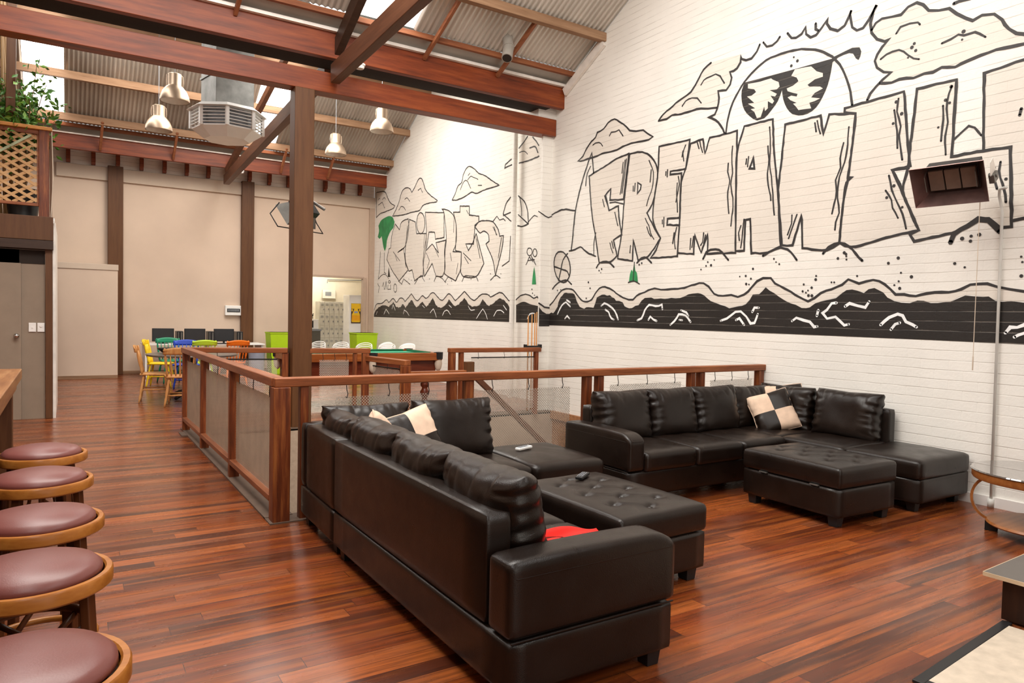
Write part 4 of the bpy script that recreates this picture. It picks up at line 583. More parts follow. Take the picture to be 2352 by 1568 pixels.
 ('F', 'F'): [(1, [18.073,4.762,17.629,4.729,17.423,4.674,17.266,4.518,17.112,4.384,16.786,4.249,16.861,4.202,17.302,4.177,17.815,4.157,18.046,4.083]), (1, [16.93,4.002,16.669,4.179,16.489,4.361,16.402,4.497,16.269,4.589,16.045,4.601,15.866,4.55,15.75,4.452,15.566,4.561,15.403,4.695,15.238,4.712,15.112,4.599,14.984,4.409,14.741,4.256,14.544,4.163,14.351,4.081,14.388,4.053,14.655,4.066,14.97,4.071,15.13,4.049,15.291,3.964,15.713,3.97,16.244,3.964]), (1, [13.628,3.995,13.495,4.105,13.366,4.26,13.202,4.314,13.142,4.461,13.016,4.564,12.89,4.598,12.667,4.506,12.478,4.386,12.236,4.303,11.941,4.156,11.667,4.029,11.935,4.025,12.283,4.015,12.554,3.993,12.773,4.044,13.026,3.996,13.422,3.969]), (1, [10.987,4.609,10.85,4.677,10.707,4.769,10.538,4.721,10.343,4.539,10.335,4.343,10.498,4.333,10.737,4.322,10.975,4.336]), (1, [17.016,3.202,16.943,3.529,16.743,3.79,16.464,3.617,16.358,3.784,15.942,3.837,15.894,3.596,16.095,3.185,16.548,3.055,16.188,3.143,16.054,2.752,15.892,2.585,16.437,2.333,16.864,2.595,17.265,2.916,17.144,3.178]), (1, [15.864,3.813,15.521,3.715,15.436,3.429,14.898,3.382,14.917,2.993,15.013,2.758,15.034,2.411,15.284,2.374,15.502,2.304,15.663,2.575,15.852,2.552,16.057,2.816,16.072,3.183]), (1, [14.984,3.631,14.998,3.537,15.044,3.461,15.115,3.414,15.202,3.403,15.292,3.43,15.37,3.491,15.424,3.578,15.446,3.677,15.432,3.772,15.384,3.849,15.31,3.895,15.223,3.904,15.134,3.875,15.058,3.813,15.005,3.727]), (1, [14.967,3.884,14.004,3.761,13.982,3.216,14.416,3.217,14.455,3.373,14.76,3.406,14.882,2.991,14.579,3.118,14.238,2.889,14.379,3.132,13.898,3.152,13.95,2.899,13.904,2.526,14.024,2.359,14.349,2.371,14.561,2.674,14.963,2.393,15.048,2.76,14.896,3.352]), (1, [14.116,3.865,13.767,3.776,13.518,3.623,13.421,3.419,13.406,3.057,13.548,2.873,13.163,2.842,13.178,2.492,13.403,2.239,13.71,2.333,13.931,2.412,13.919,2.897,13.867,3.178,14.004,3.761]), (1, [13.552,3.724,13.255,3.69,13.26,3.819,12.849,3.77,12.842,3.582,12.443,3.52,12.438,3.402,12.597,3.352,12.636,2.972,12.969,2.997,12.851,2.854,12.717,2.951,12.536,3.175,12.195,2.551,12.501,2.303,13.056,2.323,13.175,2.41,13.163,2.842,13.429,2.893,13.421,3.419]), (1, [12.438,3.402,12.126,3.395,11.873,3.344,11.67,3.174,11.607,3.043,11.474,3.044,11.512,2.812,11.688,2.424,11.741,2.288,11.842,2.583,12.133,2.934,12.008,2.975,12.038,3.105,12.221,3.199,12.376,3.174,12.595,3.312]), (1, [18.109,1.594,17.945,1.752,17.577,1.775,17.223,1.868,17.089,1.8,16.793,1.897,16.58,1.797,16.379,1.893,16.178,1.885,16.056,1.81,15.677,1.996,15.335,1.827,15.051,1.941,14.837,1.878,14.501,2.007,14.034,1.826,13.695,1.965,13.386,1.813,12.986,2.008,12.589,1.815,12.274,1.93,12.016,1.926,11.913,1.878,11.525,1.956,11.214,1.792,11.204,1.682,11.281,1.743,11.568,1.844,11.956,1.707,12.217,1.825,12.371,1.721,12.694,1.695,12.981,1.872,13.381,1.696,13.69,1.838,13.934,1.696,14.223,1.682,14.495,1.874,14.83,1.697,15.045,1.788,15.366,1.666,15.672,1.855,16.011,1.666,16.213,1.763,16.33,1.682,16.576,1.682,16.789,1.798,16.873,1.765,17.128,1.682,17.306,1.733,17.848,1.647,18.105,1.488]), (1, [10.975,1.814,10.836,1.885,10.664,1.911,10.536,1.892,10.388,1.832,10.287,1.866,10.224,1.819,10.219,1.693,10.488,1.728,10.723,1.776,10.971,1.718])],
 ('F', 'L'): [(1, [18.073,4.762,17.629,4.729,17.423,4.674,17.266,4.518,17.112,4.384,16.786,4.249,16.861,4.202,17.302,4.177,17.815,4.157,18.046,4.083]), (1, [16.93,4.002,16.669,4.179,16.489,4.361,16.402,4.497,16.269,4.589,16.045,4.601,15.866,4.55,15.75,4.452,15.566,4.561,15.403,4.695,15.238,4.712,15.112,4.599,14.984,4.409,14.741,4.256,14.544,4.163,14.351,4.081,14.388,4.053,14.655,4.066,14.97,4.071,15.13,4.049,15.291,3.964,15.713,3.97,16.244,3.964]), (1, [13.628,3.995,13.495,4.105,13.366,4.26,13.202,4.314,13.142,4.461,13.016,4.564,12.89,4.598,12.667,4.506,12.478,4.386,12.236,4.303,11.941,4.156,11.667,4.029,11.935,4.025,12.283,4.015,12.554,3.993,12.773,4.044,13.026,3.996,13.422,3.969]), (0, [11.246,4.451,11.454,4.39,11.478,4.324,11.231,4.347]), (0, [10.987,4.609,10.85,4.677,10.707,4.769]), (0, [10.538,4.721,10.44,4.636,10.343,4.539]), (0, [10.975,4.336,10.737,4.322,10.498,4.333,10.335,4.343]), (0, [10.626,4.541,10.459,4.535,10.361,4.413]), (0, [11.247,3.742,11.404,3.64,11.5,3.454,11.205,3.288]), (0, [11.489,3.428,11.235,3.454]), (0, [10.977,3.73,10.776,3.609,10.662,3.431,10.622,3.182,10.8,3.152,10.977,3.181]), (0, [10.622,3.182,10.963,3.383]), (1, [17.016,3.202,16.943,3.529,16.743,3.79,16.464,3.617,16.358,3.784,15.942,3.837,15.894,3.596,16.095,3.185,16.548,3.055,16.188,3.143,16.054,2.752,15.892,2.585,16.437,2.333,16.864,2.595,17.265,2.916,17.144,3.178]), (1, [15.864,3.813,15.521,3.715,15.436,3.429,14.898,3.382,14.917,2.993,15.013,2.758,15.034,2.411,15.284,2.374,15.502,2.304,15.663,2.575,15.852,2.552,16.057,2.816,16.072,3.183]), (1, [14.984,3.631,14.998,3.537,15.044,3.461,15.115,3.414,15.202,3.403,15.292,3.43,15.37,3.491,15.424,3.578,15.446,3.677,15.432,3.772,15.384,3.849,15.31,3.895,15.223,3.904,15.134,3.875,15.058,3.813,15.005,3.727]), (1, [14.967,3.884,14.004,3.761,13.982,3.216,14.416,3.217,14.455,3.373,14.76,3.406,14.882,2.991,14.579,3.118,14.238,2.889,14.379,3.132,13.898,3.152,13.95,2.899,13.904,2.526,14.024,2.359,14.349,2.371,14.561,2.674,14.963,2.393,15.048,2.76,14.896,3.352]), (1, [14.116,3.865,13.767,3.776,13.518,3.623,13.421,3.419,13.406,3.057,13.548,2.873,13.163,2.842,13.178,2.492,13.403,2.239,13.71,2.333,13.931,2.412,13.919,2.897,13.867,3.178,14.004,3.761]), (1, [13.552,3.724,13.255,3.69,13.26,3.819,12.849,3.77,12.842,3.582,12.443,3.52,12.438,3.402,12.597,3.352,12.636,2.972,12.969,2.997,12.851,2.854,12.717,2.951,12.536,3.175,12.195,2.551,12.501,2.303,13.056,2.323,13.175,2.41,13.163,2.842,13.429,2.893,13.421,3.419]), (1, [12.438,3.402,12.126,3.395,11.873,3.344,11.67,3.174,11.607,3.043,11.474,3.044,11.512,2.812,11.688,2.424,11.741,2.288,11.842,2.583,12.133,2.934,12.008,2.975,12.038,3.105,12.221,3.199,12.376,3.174,12.595,3.312]), (0, [18.109,1.594,17.945,1.752,17.577,1.775,17.223,1.868,17.089,1.8,16.793,1.897,16.58,1.797,16.379,1.893,16.178,1.885,16.056,1.81,15.677,1.996,15.335,1.827,15.051,1.941,14.837,1.878,14.501,2.007,14.034,1.826,13.695,1.965,13.386,1.813,12.986,2.008,12.589,1.815,12.274,1.93,12.016,1.926,11.913,1.878,11.525,1.956,11.214,1.792]), (0, [10.975,1.814,10.836,1.885,10.664,1.911,10.536,1.892,10.388,1.832,10.287,1.866,10.224,1.819])],
 ('F', 'l'): [(0, [17.939,4.545,17.845,4.581,17.809,4.559]), (0, [17.631,4.51,17.506,4.564,17.423,4.501]), (0, [17.933,4.406,17.64,4.45,17.46,4.27]), (0, [15.393,4.449,15.246,4.48,15.143,4.362]), (0, [16.526,4.107,16.39,4.183,16.206,4.143,16.112,4.059]), (0, [16.168,4.338,16.035,4.357,15.854,4.244]), (0, [13.262,4.167,13.103,4.315,12.974,4.311,12.808,4.134]), (0, [12.942,4.322,12.818,4.379,12.659,4.324,12.504,4.27]), (0, [12.499,4.15,12.347,4.128]), (0, [12.927,4.411,12.852,4.451]), (0, [10.968,4.524,10.819,4.524,10.694,4.447]), (0, [10.932,3.712,10.857,3.478,10.852,3.359]), (0, [11.873,3.357,11.729,3.442,11.629,3.357,11.487,3.366,11.414,3.322]), (0, [10.624,3.217,10.427,3.312,10.336,3.279]), (0, [17.723,3.149,17.753,2.771,17.832,2.429]), (0, [17.449,3.097,17.429,2.585,17.294,2.546]), (0, [17.832,2.429,17.517,2.538,17.293,2.512,17.113,2.405]), (0, [16.478,2.335,16.272,2.247,16.158,2.373,15.763,2.234]), (0, [15.499,2.226,15.284,2.374,15.142,2.424,14.944,2.272]), (0, [14.444,2.256,14.349,2.371,14.087,2.332,13.86,2.21]), (0, [13.892,2.24,13.74,2.334,13.403,2.239]), (0, [13.109,2.216,12.999,2.327,12.83,2.328,12.5,2.29,12.417,2.208]), (0, [11.926,2.205,11.742,2.295,11.56,2.243]), (0, [11.217,3.01,11.244,2.55,11.498,2.465]), (0, [15.974,3.666,16.07,3.135]), (0, [16.12,3.011,16.051,2.656]), (0, [14.988,3.36,15.025,3.061]), (0, [14.88,2.931,14.699,2.741,14.83,2.568]), (0, [14.441,3.02,14.235,2.802]), (0, [13.518,3.623,13.535,3.29]), (0, [13.669,2.853,13.601,2.68]), (0, [12.969,3.698,12.882,3.608]), (0, [12.532,3.069,12.356,2.663]), (0, [11.819,3.238,11.739,3.08]), (0, [11.544,3.013,11.648,2.622]), (0, [11.715,3.078,11.868,3.243]), (0, [13.076,2.814,12.731,2.632]), (0, [13.015,2.729,12.84,2.584]), (0, [16.841,3.091,16.417,2.836]), (0, [16.711,2.983,16.581,2.845]), (0, [13.299,2.608,13.379,2.39]), (0, [17.874,2.309,17.759,2.219,17.818,2.064]), (0, [17.549,2.214,17.463,2.331,17.411,2.142]), (0, [17.367,2.141,17.287,2.36,17.234,2.139]), (0, [17.151,2.255,17.164,2.137,16.973,2.133,16.995,2.25]), (0, [10.665,2.447,10.564,2.582,10.435,2.482,10.502,2.602,10.351,2.431]), (0, [10.604,2.514,10.396,2.526]), (1, [10.476,2.67,10.486,2.635,10.515,2.612,10.557,2.605,10.599,2.617,10.631,2.645,10.644,2.681,10.634,2.715,10.604,2.739,10.562,2.745,10.52,2.733,10.488,2.705]), (1, [10.322,2.641,10.33,2.607,10.353,2.583,10.385,2.576,10.419,2.587,10.444,2.614,10.454,2.65,10.447,2.684,10.423,2.708,10.391,2.715,10.358,2.703,10.333,2.676]), (1, [16.989,2.327,16.999,2.311,17.027,2.299,17.066,2.296,17.105,2.302,17.134,2.315,17.145,2.332,17.135,2.348,17.107,2.36,17.068,2.363,17.029,2.357,17,2.344]), (1, [16.578,2.158,16.589,2.105,16.624,2.068,16.674,2.054,16.725,2.069,16.763,2.109,16.779,2.162,16.767,2.215,16.732,2.252,16.682,2.265,16.632,2.25,16.594,2.21])],
 ('F', 'G'): [(0, [17.135,4.03,16.918,3.973,16.787,3.844,16.865,3.704,17.033,3.636,17.159,3.547,17.284,3.406,17.322,3.241,17.406,3.145,17.499,3.236,17.598,3.448,17.647,3.555,17.782,3.498,17.924,3.561,17.837,3.709,17.889,3.852,17.71,3.972,17.397,4.024]), (0, [10.46,2.084,10.435,2.273,10.399,2.399,10.361,2.271,10.328,2.081])],
 ('F', 'K'): [(0, [17.185,2.458,17.126,2.724,17.02,2.452]), (1, [18.105,1.488,17.848,1.647,17.306,1.733,17.128,1.682,16.873,1.765,16.789,1.798,16.576,1.682,16.33,1.682,16.213,1.763,16.011,1.666,15.672,1.855,15.366,1.666,15.045,1.788,14.83,1.697,14.495,1.874,14.223,1.682,13.934,1.696,13.69,1.838,13.381,1.696,12.981,1.872,12.694,1.695,12.371,1.721,12.217,1.825,11.956,1.707,11.568,1.844,11.281,1.743,11.204,1.682,11.193,1.396,18.121,1.411]), (1, [10.971,1.718,10.723,1.776,10.488,1.728,10.219,1.693,10.207,1.4,10.958,1.393])],
 ('F', 'w'): [(0, [17.403,1.494,17.257,1.624,17.051,1.504]), (0, [16.868,1.632,16.787,1.732,16.656,1.6]), (0, [16.139,1.505,16.087,1.602,15.929,1.555,15.794,1.47]), (0, [15.042,1.712,14.92,1.667]), (0, [14.617,1.548,14.452,1.638,14.348,1.535,14.292,1.448]), (0, [13.989,1.495,13.898,1.582,13.742,1.605,13.603,1.513]), (0, [13.685,1.724,13.56,1.668]), (0, [12.805,1.695,12.69,1.615,12.538,1.621]), (0, [12.45,1.444,12.311,1.564,12.199,1.643,12.077,1.54,12.011,1.437]), (0, [11.774,1.504,11.655,1.606,11.511,1.614,11.391,1.57]), (0, [11.42,1.707,11.299,1.62]), (0, [10.582,1.47,10.501,1.553,10.357,1.566]), (0, [17.953,1.472,17.863,1.56])],
 ('F', 'D'): [(0, [15.845,2.362,15.691,2.326,14.683,2.323,13.765,2.179,13.584,2.244,12.716,2.257,11.931,2.333,11.539,2.317,11.965,1.912,10.433,1.926,10.37,1.89,10.457,1.996])],
}
def smooth(pts, cl, step=.05):
    "Catmull-Rom through the trace, keeping sharp corners sharp"
    n = len(pts)
    if n < 3: return list(pts)
    def corner(i):
        if not cl and i in (0, n-1): return True
        a = pts[i]-pts[i-1]; b = pts[(i+1) % n]-pts[i]
        if a.length < 1e-6 or b.length < 1e-6: return True
        return a.normalized().dot(b.normalized()) < .62
    cs = [corner(i) for i in range(n)]; out = []
    for i in range(n if cl else n-1):
        p0, p1 = pts[i], pts[(i+1) % n]; d = (p1-p0).length; m = max(1, min(10, int(d/step)))
        t0 = (p1-p0) if cs[i] else (p1-pts[i-1])*(d/((p1-p0).length+(p0-pts[i-1]).length))
        nx = pts[(i+2) % n] if (cl or i+2 < n) else p1
        t1 = (p1-p0) if cs[(i+1) % n] else (nx-p0)*(d/((p1-p0).length+(nx-p1).length))
        for j in range(m):
            s = j/m; s2 = s*s; s3 = s2*s
            out.append(p0*(2*s3-3*s2+1)+t0*(s3-2*s2+s)+p1*(-2*s3+3*s2)+t1*(s3-s2))
    if not cl: out.append(pts[-1])
    return out
def paint():
    mats = {'F': 'cream', 'C': 'cream', 'K': 'ink', 'G': 'green', 'H': 'wall_white', 'L': 'line', 'l': 'line', 'T': 'line', 'D': 'line', 'W': 'chalk', 'w': 'chalk'}
    order = {'F': .0015, 'H': .0022, 'K': .0025, 'C': .0035, 'G': .003, 'L': .004, 'l': .004, 'T': .0045, 'D': .004, 'W': .0045, 'w': .0045}
    width = {'L': .025, 'l': .018, 'T': .045, 'W': .027, 'w': .020}
    rj = random.Random(8)
    for s, host, x0, sm in (('R', wr, XR, ''), ('F', wf, XF, ''), ('P', wp, 9.17, 'X')):
        names = ['cream', 'chalk', 'ink', 'green', 'wall_white', 'line']
        b = B()
        def put(p, off): return (x0-off, p[0], p[1]) if s != 'P' else (p[0], x0-off, p[1])
        for (ss, k), items in MURAL.items():
            if ss != s: continue
            b.cur = names.index(mats[k]); off = order[k]
            for it, (cl, q) in enumerate(items):
                pts = [Vector((q[i], q[i+1])) for i in range(0, len(q), 2)]; o2 = off+.00012*(it % 9)
                if k in 'FKCGH':
                    clean = [p for i, p in enumerate(pts) if (p-pts[i-1]).length > 1e-4]
                    clean = smooth(clean, True)
                    if k == 'K' and len(pts) > 16: clean = [p+Vector((rj.uniform(-.006, .006), rj.uniform(-.014, .014))) if 1.43 < p.y < 2.2 else p for p in clean]
                    tr = tessellate_polygon([[Vector((p.x, p.y, 0)) for p in clean]])
                    b.add([put(p, o2) for p in clean], [tuple(t) for t in tr]); continue
                if k == 'D':
                    for p in pts:
                        r = rj.uniform(.009, .018); b.add([put(p+Vector((cos(a*pi/4)*r, sin(a*pi/4)*r)), o2) for a in range(8)], [tuple(range(8))])
                    continue
                w_ = width[k]
                # hand-painted wobble: smooth the trace a little, vary the width
                sm_ = [p+Vector((rj.uniform(-.003, .003), rj.uniform(-.004, .004))) for p in smooth(pts, cl)]
                K = len(sm_); vs = []
                for i, p in enumerate(sm_):
                    pa = sm_[i-1] if (i or cl) else p; pb = sm_[(i+1) % K] if (i < K-1 or cl) else p
                    d1 = (p-pa); d2 = (pb-p); d1 = d1.normalized() if d1.length > 1e-6 else None; d2 = d2.normalized() if d2.length > 1e-6 else None
                    d1 = d1 or d2; d2 = d2 or d1
                    n1 = Vector((-d1.y, d1.x)); n2 = Vector((-d2.y, d2.x)); nm = n1+n2
                    if nm.length < .3: nm = n1
                    nm.normalize(); ml = 1/max(.6, nm.dot(n1)); ww = w_/2*rj.uniform(.8, 1.15)*ml
                    vs += [put(p+nm*ww, o2), put(p-nm*ww, o2)]
                b.add(vs, [(2*i, 2*i+1, (2*i+3) % (2*K), (2*i+2) % (2*K)) for i in range(K if cl else K-1)])
                for p in ([sm_[0], sm_[-1]] if not cl else []):
                    b.add([put(p+Vector((cos(a*pi/3)*w_/2, sin(a*pi/3)*w_/2)), o2) for a in range(6)], [tuple(range(6))])
        mm = [n+'X' if s == 'P' and n in ('cream', 'ink') else n for n in names]
        o = mk('mural_painting', b, mm, host, label='black line mural painting with cream letters and green plants')
paint()
# ================================================================ FIXTURES
# air diffuser
t = thing('air_diffuser', 'white octagonal ceiling air diffuser below square metal duct', 'air diffuser', (2.16, 12, 4.2), radians(12))
def octp(r, z): return [(r*cos(pi/8+k*pi/4), r*sin(pi/8+k*pi/4), z) for k in range(8)]
b = B(); rr = [(.34, 0), (.52, .13), (.52, .15)]
for i in range(2):
    a, c = octp(*rr[i]), octp(*rr[i+1]); b.add(a+c, [(j, (j+1) % 8, 8+(j+1) % 8, 8+j) for j in range(8)])
b.poly(octp(.34, 0)); b.poly(octp(.50, .15)); mk('base_pan', b, 'whitep', t)
for k in range(8):
    b = B(); x, y, z = octp(.53, 0)[k]; b.box(x-.025, x+.025, y-.025, y+.025, .13, .42); mk('corner_post', b, 'whitep', t, bev=.004)
b = B(); a = octp(.6, .42); c = octp(.52, .48); b.add(a+c, [(j, (j+1) % 8, 8+(j+1) % 8, 8+j) for j in range(8)]); b.poly(a); b.poly(c); mk('top_cap', b, 'whitep', t)
for k in range(8):
    b = B()
    p, q = Vector(octp(.53, 0)[k]), Vector(octp(.53, 0)[(k+1) % 8])
    for j in range(5):
        z = .18+.05*j; b.beam(p+Vector((0, 0, z)), q+Vector((0, 0, z)), .03, .008)
    mk('louvre', b, 'whitep', t)
b = B(); b.lathe([(.42, .15), (.42, .42)], n=16); mk('inner_drum', b, 'grey', t)
b = B(); b.box(-.3, .3, -.3, .3, .47, 2.6); mk('duct', b, 'steel', t, bev=.006)
b = B(); b.box(-.315, .315, -.315, .315, .95, .98); b.box(-.315, .315, -.315, .315, 1.75, 1.78); mk('duct_joint', b, 'steel', t)

# pendant lamps
def pendant(loc, s, wire, label):
    t = thing('pendant_lamp', label, 'pendant lamp', loc, 0, 'brushed metal pendant lamps')
    t.scale = (s, s, s*1.08)
    pr = [(.235, 0), (.237, .02), (.225, .08), (.195, .15), (.14, .215), (.108, .24), (.104, .26), (.108, .42), (.10, .425), (0.001, .43)]
    b = B(); b.lathe(pr, n=32, caps=False); mk('lamp_shade', b, 'lampmetal', t, auto=35)
    b = B(); b.lathe([(.228, .004), (.215, .08), (.185, .145), (.13, .205), (0.001, .215)], n=32, caps=False); mk('shade_lining', b, 'lampin', t, smooth=True)
    b = B(); b.tube([(-.12, 0, .24), (-.13, 0, .30), (-.122, 0, .40), (-.06, 0, .445), (.06, 0, .445), (.122, 0, .40), (.13, 0, .3), (.12, 0, .24)], .006, 6); mk('bracket', b, 'lampmetal', t)
    b = B(); b.tube([(0, 0, .43), (0, 0, .43+wire)], .006, 6); mk('cable', b, 'grey', t)
    b = B(); b.lathe([(.02, .06), (.045, .09), (.045, .14), (.03, .2)], n=16); mk('bulb', b, 'whitep', t, smooth=True)
    return t
pendant((1.56, 13.4, 5.06), 1.0, 2.0, 'brushed metal pendant lamp just left of the octagonal diffuser, higher of the left pair')
pendant((1.44, 14.65, 4.81), .98, 1.6, 'brushed metal pendant lamp farthest left, lower of the left pair')
pendant((5.12, 12.9, 5.0), .95, 1.72, 'brushed metal pendant lamp hanging in front of white wall, higher of the right pair')
pendant((4.86, 14.85, 4.88), .95, 1.6, 'brushed metal pendant lamp right of the brown pillar, lower of the right pair')

# radiant heaters
def heater(name_loc, label, R, inner='heaterin'):
    t = thing('radiant_heater', label, 'heater', name_loc); t.rotation_euler = R
    # local frame: opening faces +Y, width along X
    w, h, iw, ih, d = .52, .34, .36, .21, .15
    b = B(); O = [(-w/2, 0, -h/2), (w/2, 0, -h/2), (w/2, 0, h/2), (-w/2, 0, h/2)]; I = [(-iw/2, -d, -ih/2), (iw/2, -d, -ih/2), (iw/2, -d, ih/2), (-iw/2, -d, ih/2)]
    b.add(O+I, [(0, 1, 5, 4), (1, 2, 6, 5), (2, 3, 7, 6), (3, 0, 4, 7)]); r = mk('reflector', b, inner, t)
    md = r.modifiers.new('thick', 'SOLIDIFY'); md.thickness = .006; md.offset = 1
    b = B(); b.box(-iw/2-.01, iw/2+.01, -d-.09, -d+.0, -ih/2-.01, ih/2+.01); mk('burner_housing', b, 'black', t, bev=.006)
    for k in range(3):
        b = B(); x = (k-1)*iw/3.1; b.box(x-iw/6.8, x+iw/6.8, -d+.001, -d+.035, -ih/2+.02, ih/2-.02); mk('ceramic_plate', b, 'ceramic', t, bev=.004)
    b = B()
    for x in (-iw/2+.0, iw/2): b.tube([(x, -d+.03, ih/2-.02), (x, -d+.09, ih/2-.04), (x, -d+.09, -ih/2+.04)], .004, 6)
    mk('guard_wire', b, 'steel', t)
    return t
Rh = Matrix(((-.33, -.86, 0), (0, 0, 0), (0, 0, 0)))
def frameR(yv, upv=(0, 0, 1)):
    y = Vector(yv).normalized(); x = y.cross(Vector(upv)).normalized(); z = x.cross(y)
    return Matrix(((x.x, y.x, z.x), (x.y, y.y, z.y), (x.z, y.z, z.z))).to_euler()
h1 = heater((5.93, 2.90, 2.62), 'dark metal radiant heater mounted high on the mural wall', frameR((-.80, -.12, -.52)))
b = B(); b.box(-.29, -.25, -.2, -.1, -.07, .0); b.tube([(-.3, -.15, -.02), (-.24, -.15, -.02)], .02, 10); mk('valve_box', b, 'steel', h1, bev=.004)
b = B(); b.poly([(-.27, -.22, .0), (-.27, -.08, .0), (-.27, -.11, .10), (-.27, -.19, .11)]); o = mk('deflector_plate', b, 'flash', h1); md = o.modifiers.new('thick', 'SOLIDIFY'); md.thickness = .003
b = B(); b.tube([(6.25, 2.62, 2.60), (6.38, 2.72, 2.62), (6.47, 2.76, 2.58), (6.50, 2.745, 2.45), (6.50, 2.73, .06)], .012, 10)
b.tube([(6.5, 2.73, .07), (6.5, 2.73, .0)], .026, 8); tag(mk('gas_pipe', b, 'soot', smooth=True), 'thin pale gas pipe running down the mural wall from heater to floor', 'pipe')
b = B(); b.tube([(6.12, 2.745, 2.58), (6.12, 2.745, 1.2)], .0028, 6); b.tube([(6.12, 2.745, 1.26), (6.12, 2.745, 1.15)], .005, 6); tag(mk('pull_cord', b, 'netcream'), 'thin pull cord hanging below heater against the mural', 'cord')
h2 = heater((2.62, 9.66, 2.78), 'pale wire-guarded radiant heater fixed behind the brown pillar', frameR((-.35, .6, -.55)), 'steel')
b = B(); b.tube([(-.42, .03, -.2), (.42, .03, -.2), (.42, .03, .0), (.3, -.1, .12)], .008, 6); b.tube([(-.42, .03, -.2), (-.42, .03, .02), (-.3, -.1, .12)], .008, 6); mk('guard_hoop', b, 'blackm', h2)
b = B(); b.tube([(0, -.22, 0), (0, -.34, .0), (.05, -.42, -.22)], .02, 8); mk('bracket', b, 'steel', h2)

# switchboard and switches
t = thing('switchboard', 'white switchboard box with dark window on beige rear wall', 'switchboard', (3.43, YB-.06, 1.5))
b = B(); b.box(-.19, .19, -.04, .06, -.12, .12); mk('enclosure', b, 'whitep', t, bev=.01)
b = B(); b.box(-.15, .15, -.048, -.039, -.04, .045); mk('window_cover', b, 'screen', t)
b = B()
for i in range(8): b.box(-.13+.033*i, -.11+.033*i, -.053, -.047, -.02, .03)
mk('breakers', b, 'grey', t)

# ---------------------------------------------------------------- gallery at left
YG = 11.25
b = B(); b.box(XL, -.53, YG, YG+.1, 0, 2.24); struct('wall_gallery', b, 'door')
b = B(); b.box(-.52, -.25, YG+.01, YG+.09, 0, 2.06); struct('wall_gallery_panel', b, 'door')
b = B(); b.box(XL, -.25, YG+.0, YG+.1, 2.06, 2.24); struct('trim_6', b, 'dark')
d = B(); d.box(-1.35, -.51, YG-.03, YG, 0, 2.06); dr = struct('door_1', d, 'door', bev=.004)
b = B(); b.lathe([(.0, .0), (.028, .003), (.03, .02), (.012, .03), (.014, .05), (.03, .065), (.03, .085), (.0, .095)], n=16, caps=False); b.xf(Matrix.Translation((-.56, YG-.03, 1.11)) @ Matrix.Rotation(pi/2, 4, 'X')); mk('door_handle', b, 'chrome', dr, smooth=True)
b = B(); b.box(-.245, -.165, YG-.06, YG+.06, 0, 2.66); o = mk('gallery_post', b, 'brown', bev=.006); tag(o, 'dark brown post supporting the gallery corner', 'post')
b = B(); b.box(-.163, -.13, YG-.02, 13.2, 0, 2.62); struct('trim_7', b, 'flash')
for x, l, m in ((-.39, 'plain white switch plate, left of the pair beside the door', 0), (-.295, 'white switch plate with a round dimmer, right of the pair', 1)):
    t = thing('light_switch', l, 'light switch', (x, YG+.01, 1.22)); b = B(); b.box(-.041, .041, -.02, 0, -.06, .06); mk('plate', b, 'whitep', t, bev=.004)
    b = B()
    if m: b.lathe([(.016, -.0), (.016, .012)], n=14); b.xf(Matrix.Translation((0, -.02, .02)) @ Matrix.Rotation(pi/2, 4, 'X'))
    else: b.box(-.008, .008, -.027, -.019, -.012, .012)
    mk('switch_knob', b, 'whitep', t)
b = B(); b.box(XL, -.155, YG-.12, YG+.08, 2.37, 2.68); o = mk('gallery_fascia', b, 'brownX', bev=.006); b2 = B(); b2.box(XL, -.155, YG-.14, YG+.08, 2.25, 2.365); mk('fascia_ledge', b2, 'brownX', o, bev=.004); tag(o, 'dark brown fascia board along the edge of the gallery floor', 'fascia')
o.data.materials[0] = MT['brown']
b = B(); b.box(XL, -.2, YG, 17, 2.55, 2.66); struct('floor_gallery', b, 'brown')
b = B(); b.box(XL, -2.6, YG+.1, YB, 2.7, 5.6); struct('wall_gallery_rear', b, 'brownX')
# lattice screen
t = thing('lattice_screen', 'pine lattice screen in red-brown frame on the gallery edge', 'screen', (-.2, YG, 2.7))
b = B(); b.box(-.115, .0, -.05, .05, -.02, 1.14); mk('post', b, 'railZ', t, bev=.006)
b = B(); b.box(.005, .03, -.03, .07, -.3, 1.06); mk('side_batten', b, 'brown', t)
b = B(); b.box(-2.2, .035, -.08, .08, 1.115, 1.16); mk('cap_rail', b, 'lattrail', t, bev=.006)
b = B(); b.box(-2.1, -.115, -.02, .03, 1.06, 1.115); b.box(-2.1, -.115, -.02, .03, .12, .16); b.box(-.135, -.115, -.02, .03, .16, 1.06); mk('frame', b, 'railX', t, bev=.004)
ZA, ZB2, XA, XB = .16, 1.06, -1.9, -.135
for sgn in (1, -1):
    b = B(); k = -3.5
    while k < 1.5:
        # line z = sgn*0.62*(x-k)+.. clipped to the frame
        pts = []
        for j in range(81):
            x = XA+(XB-XA)*j/80; z = (ZA+ZB2)/2+sgn*.62*(x-k-.2)
            if ZA-.01 <= z <= ZB2+.01: pts.append((x, z))
        if len(pts) > 2: b.beam((pts[0][0], .004*sgn, pts[0][1]), (pts[-1][0], .004*sgn, pts[-1][1]), .035, .008, (0, 1, 0)); 
        k += .165
    mk('lath_layer', b, 'lattice', t)
b = B(); b.beam((-.75, -.02, .62), (-.2, -.02, 1.04), .03, .008, (0, 1, 0)); mk('loose_lath', b, 'lattice_g', t, label='pale green loose lath')
t = thing('rope', 'thin rope tied round the gallery post', 'rope', (-.17, YG-.08, 2.6)); b = B(); b.tube([(0, 0, 1.2), (.015, -.01, .6), (-.01, 0, .1), (0, 0, 0)], .006, 6); mk('cord', b, 'netcream', t)
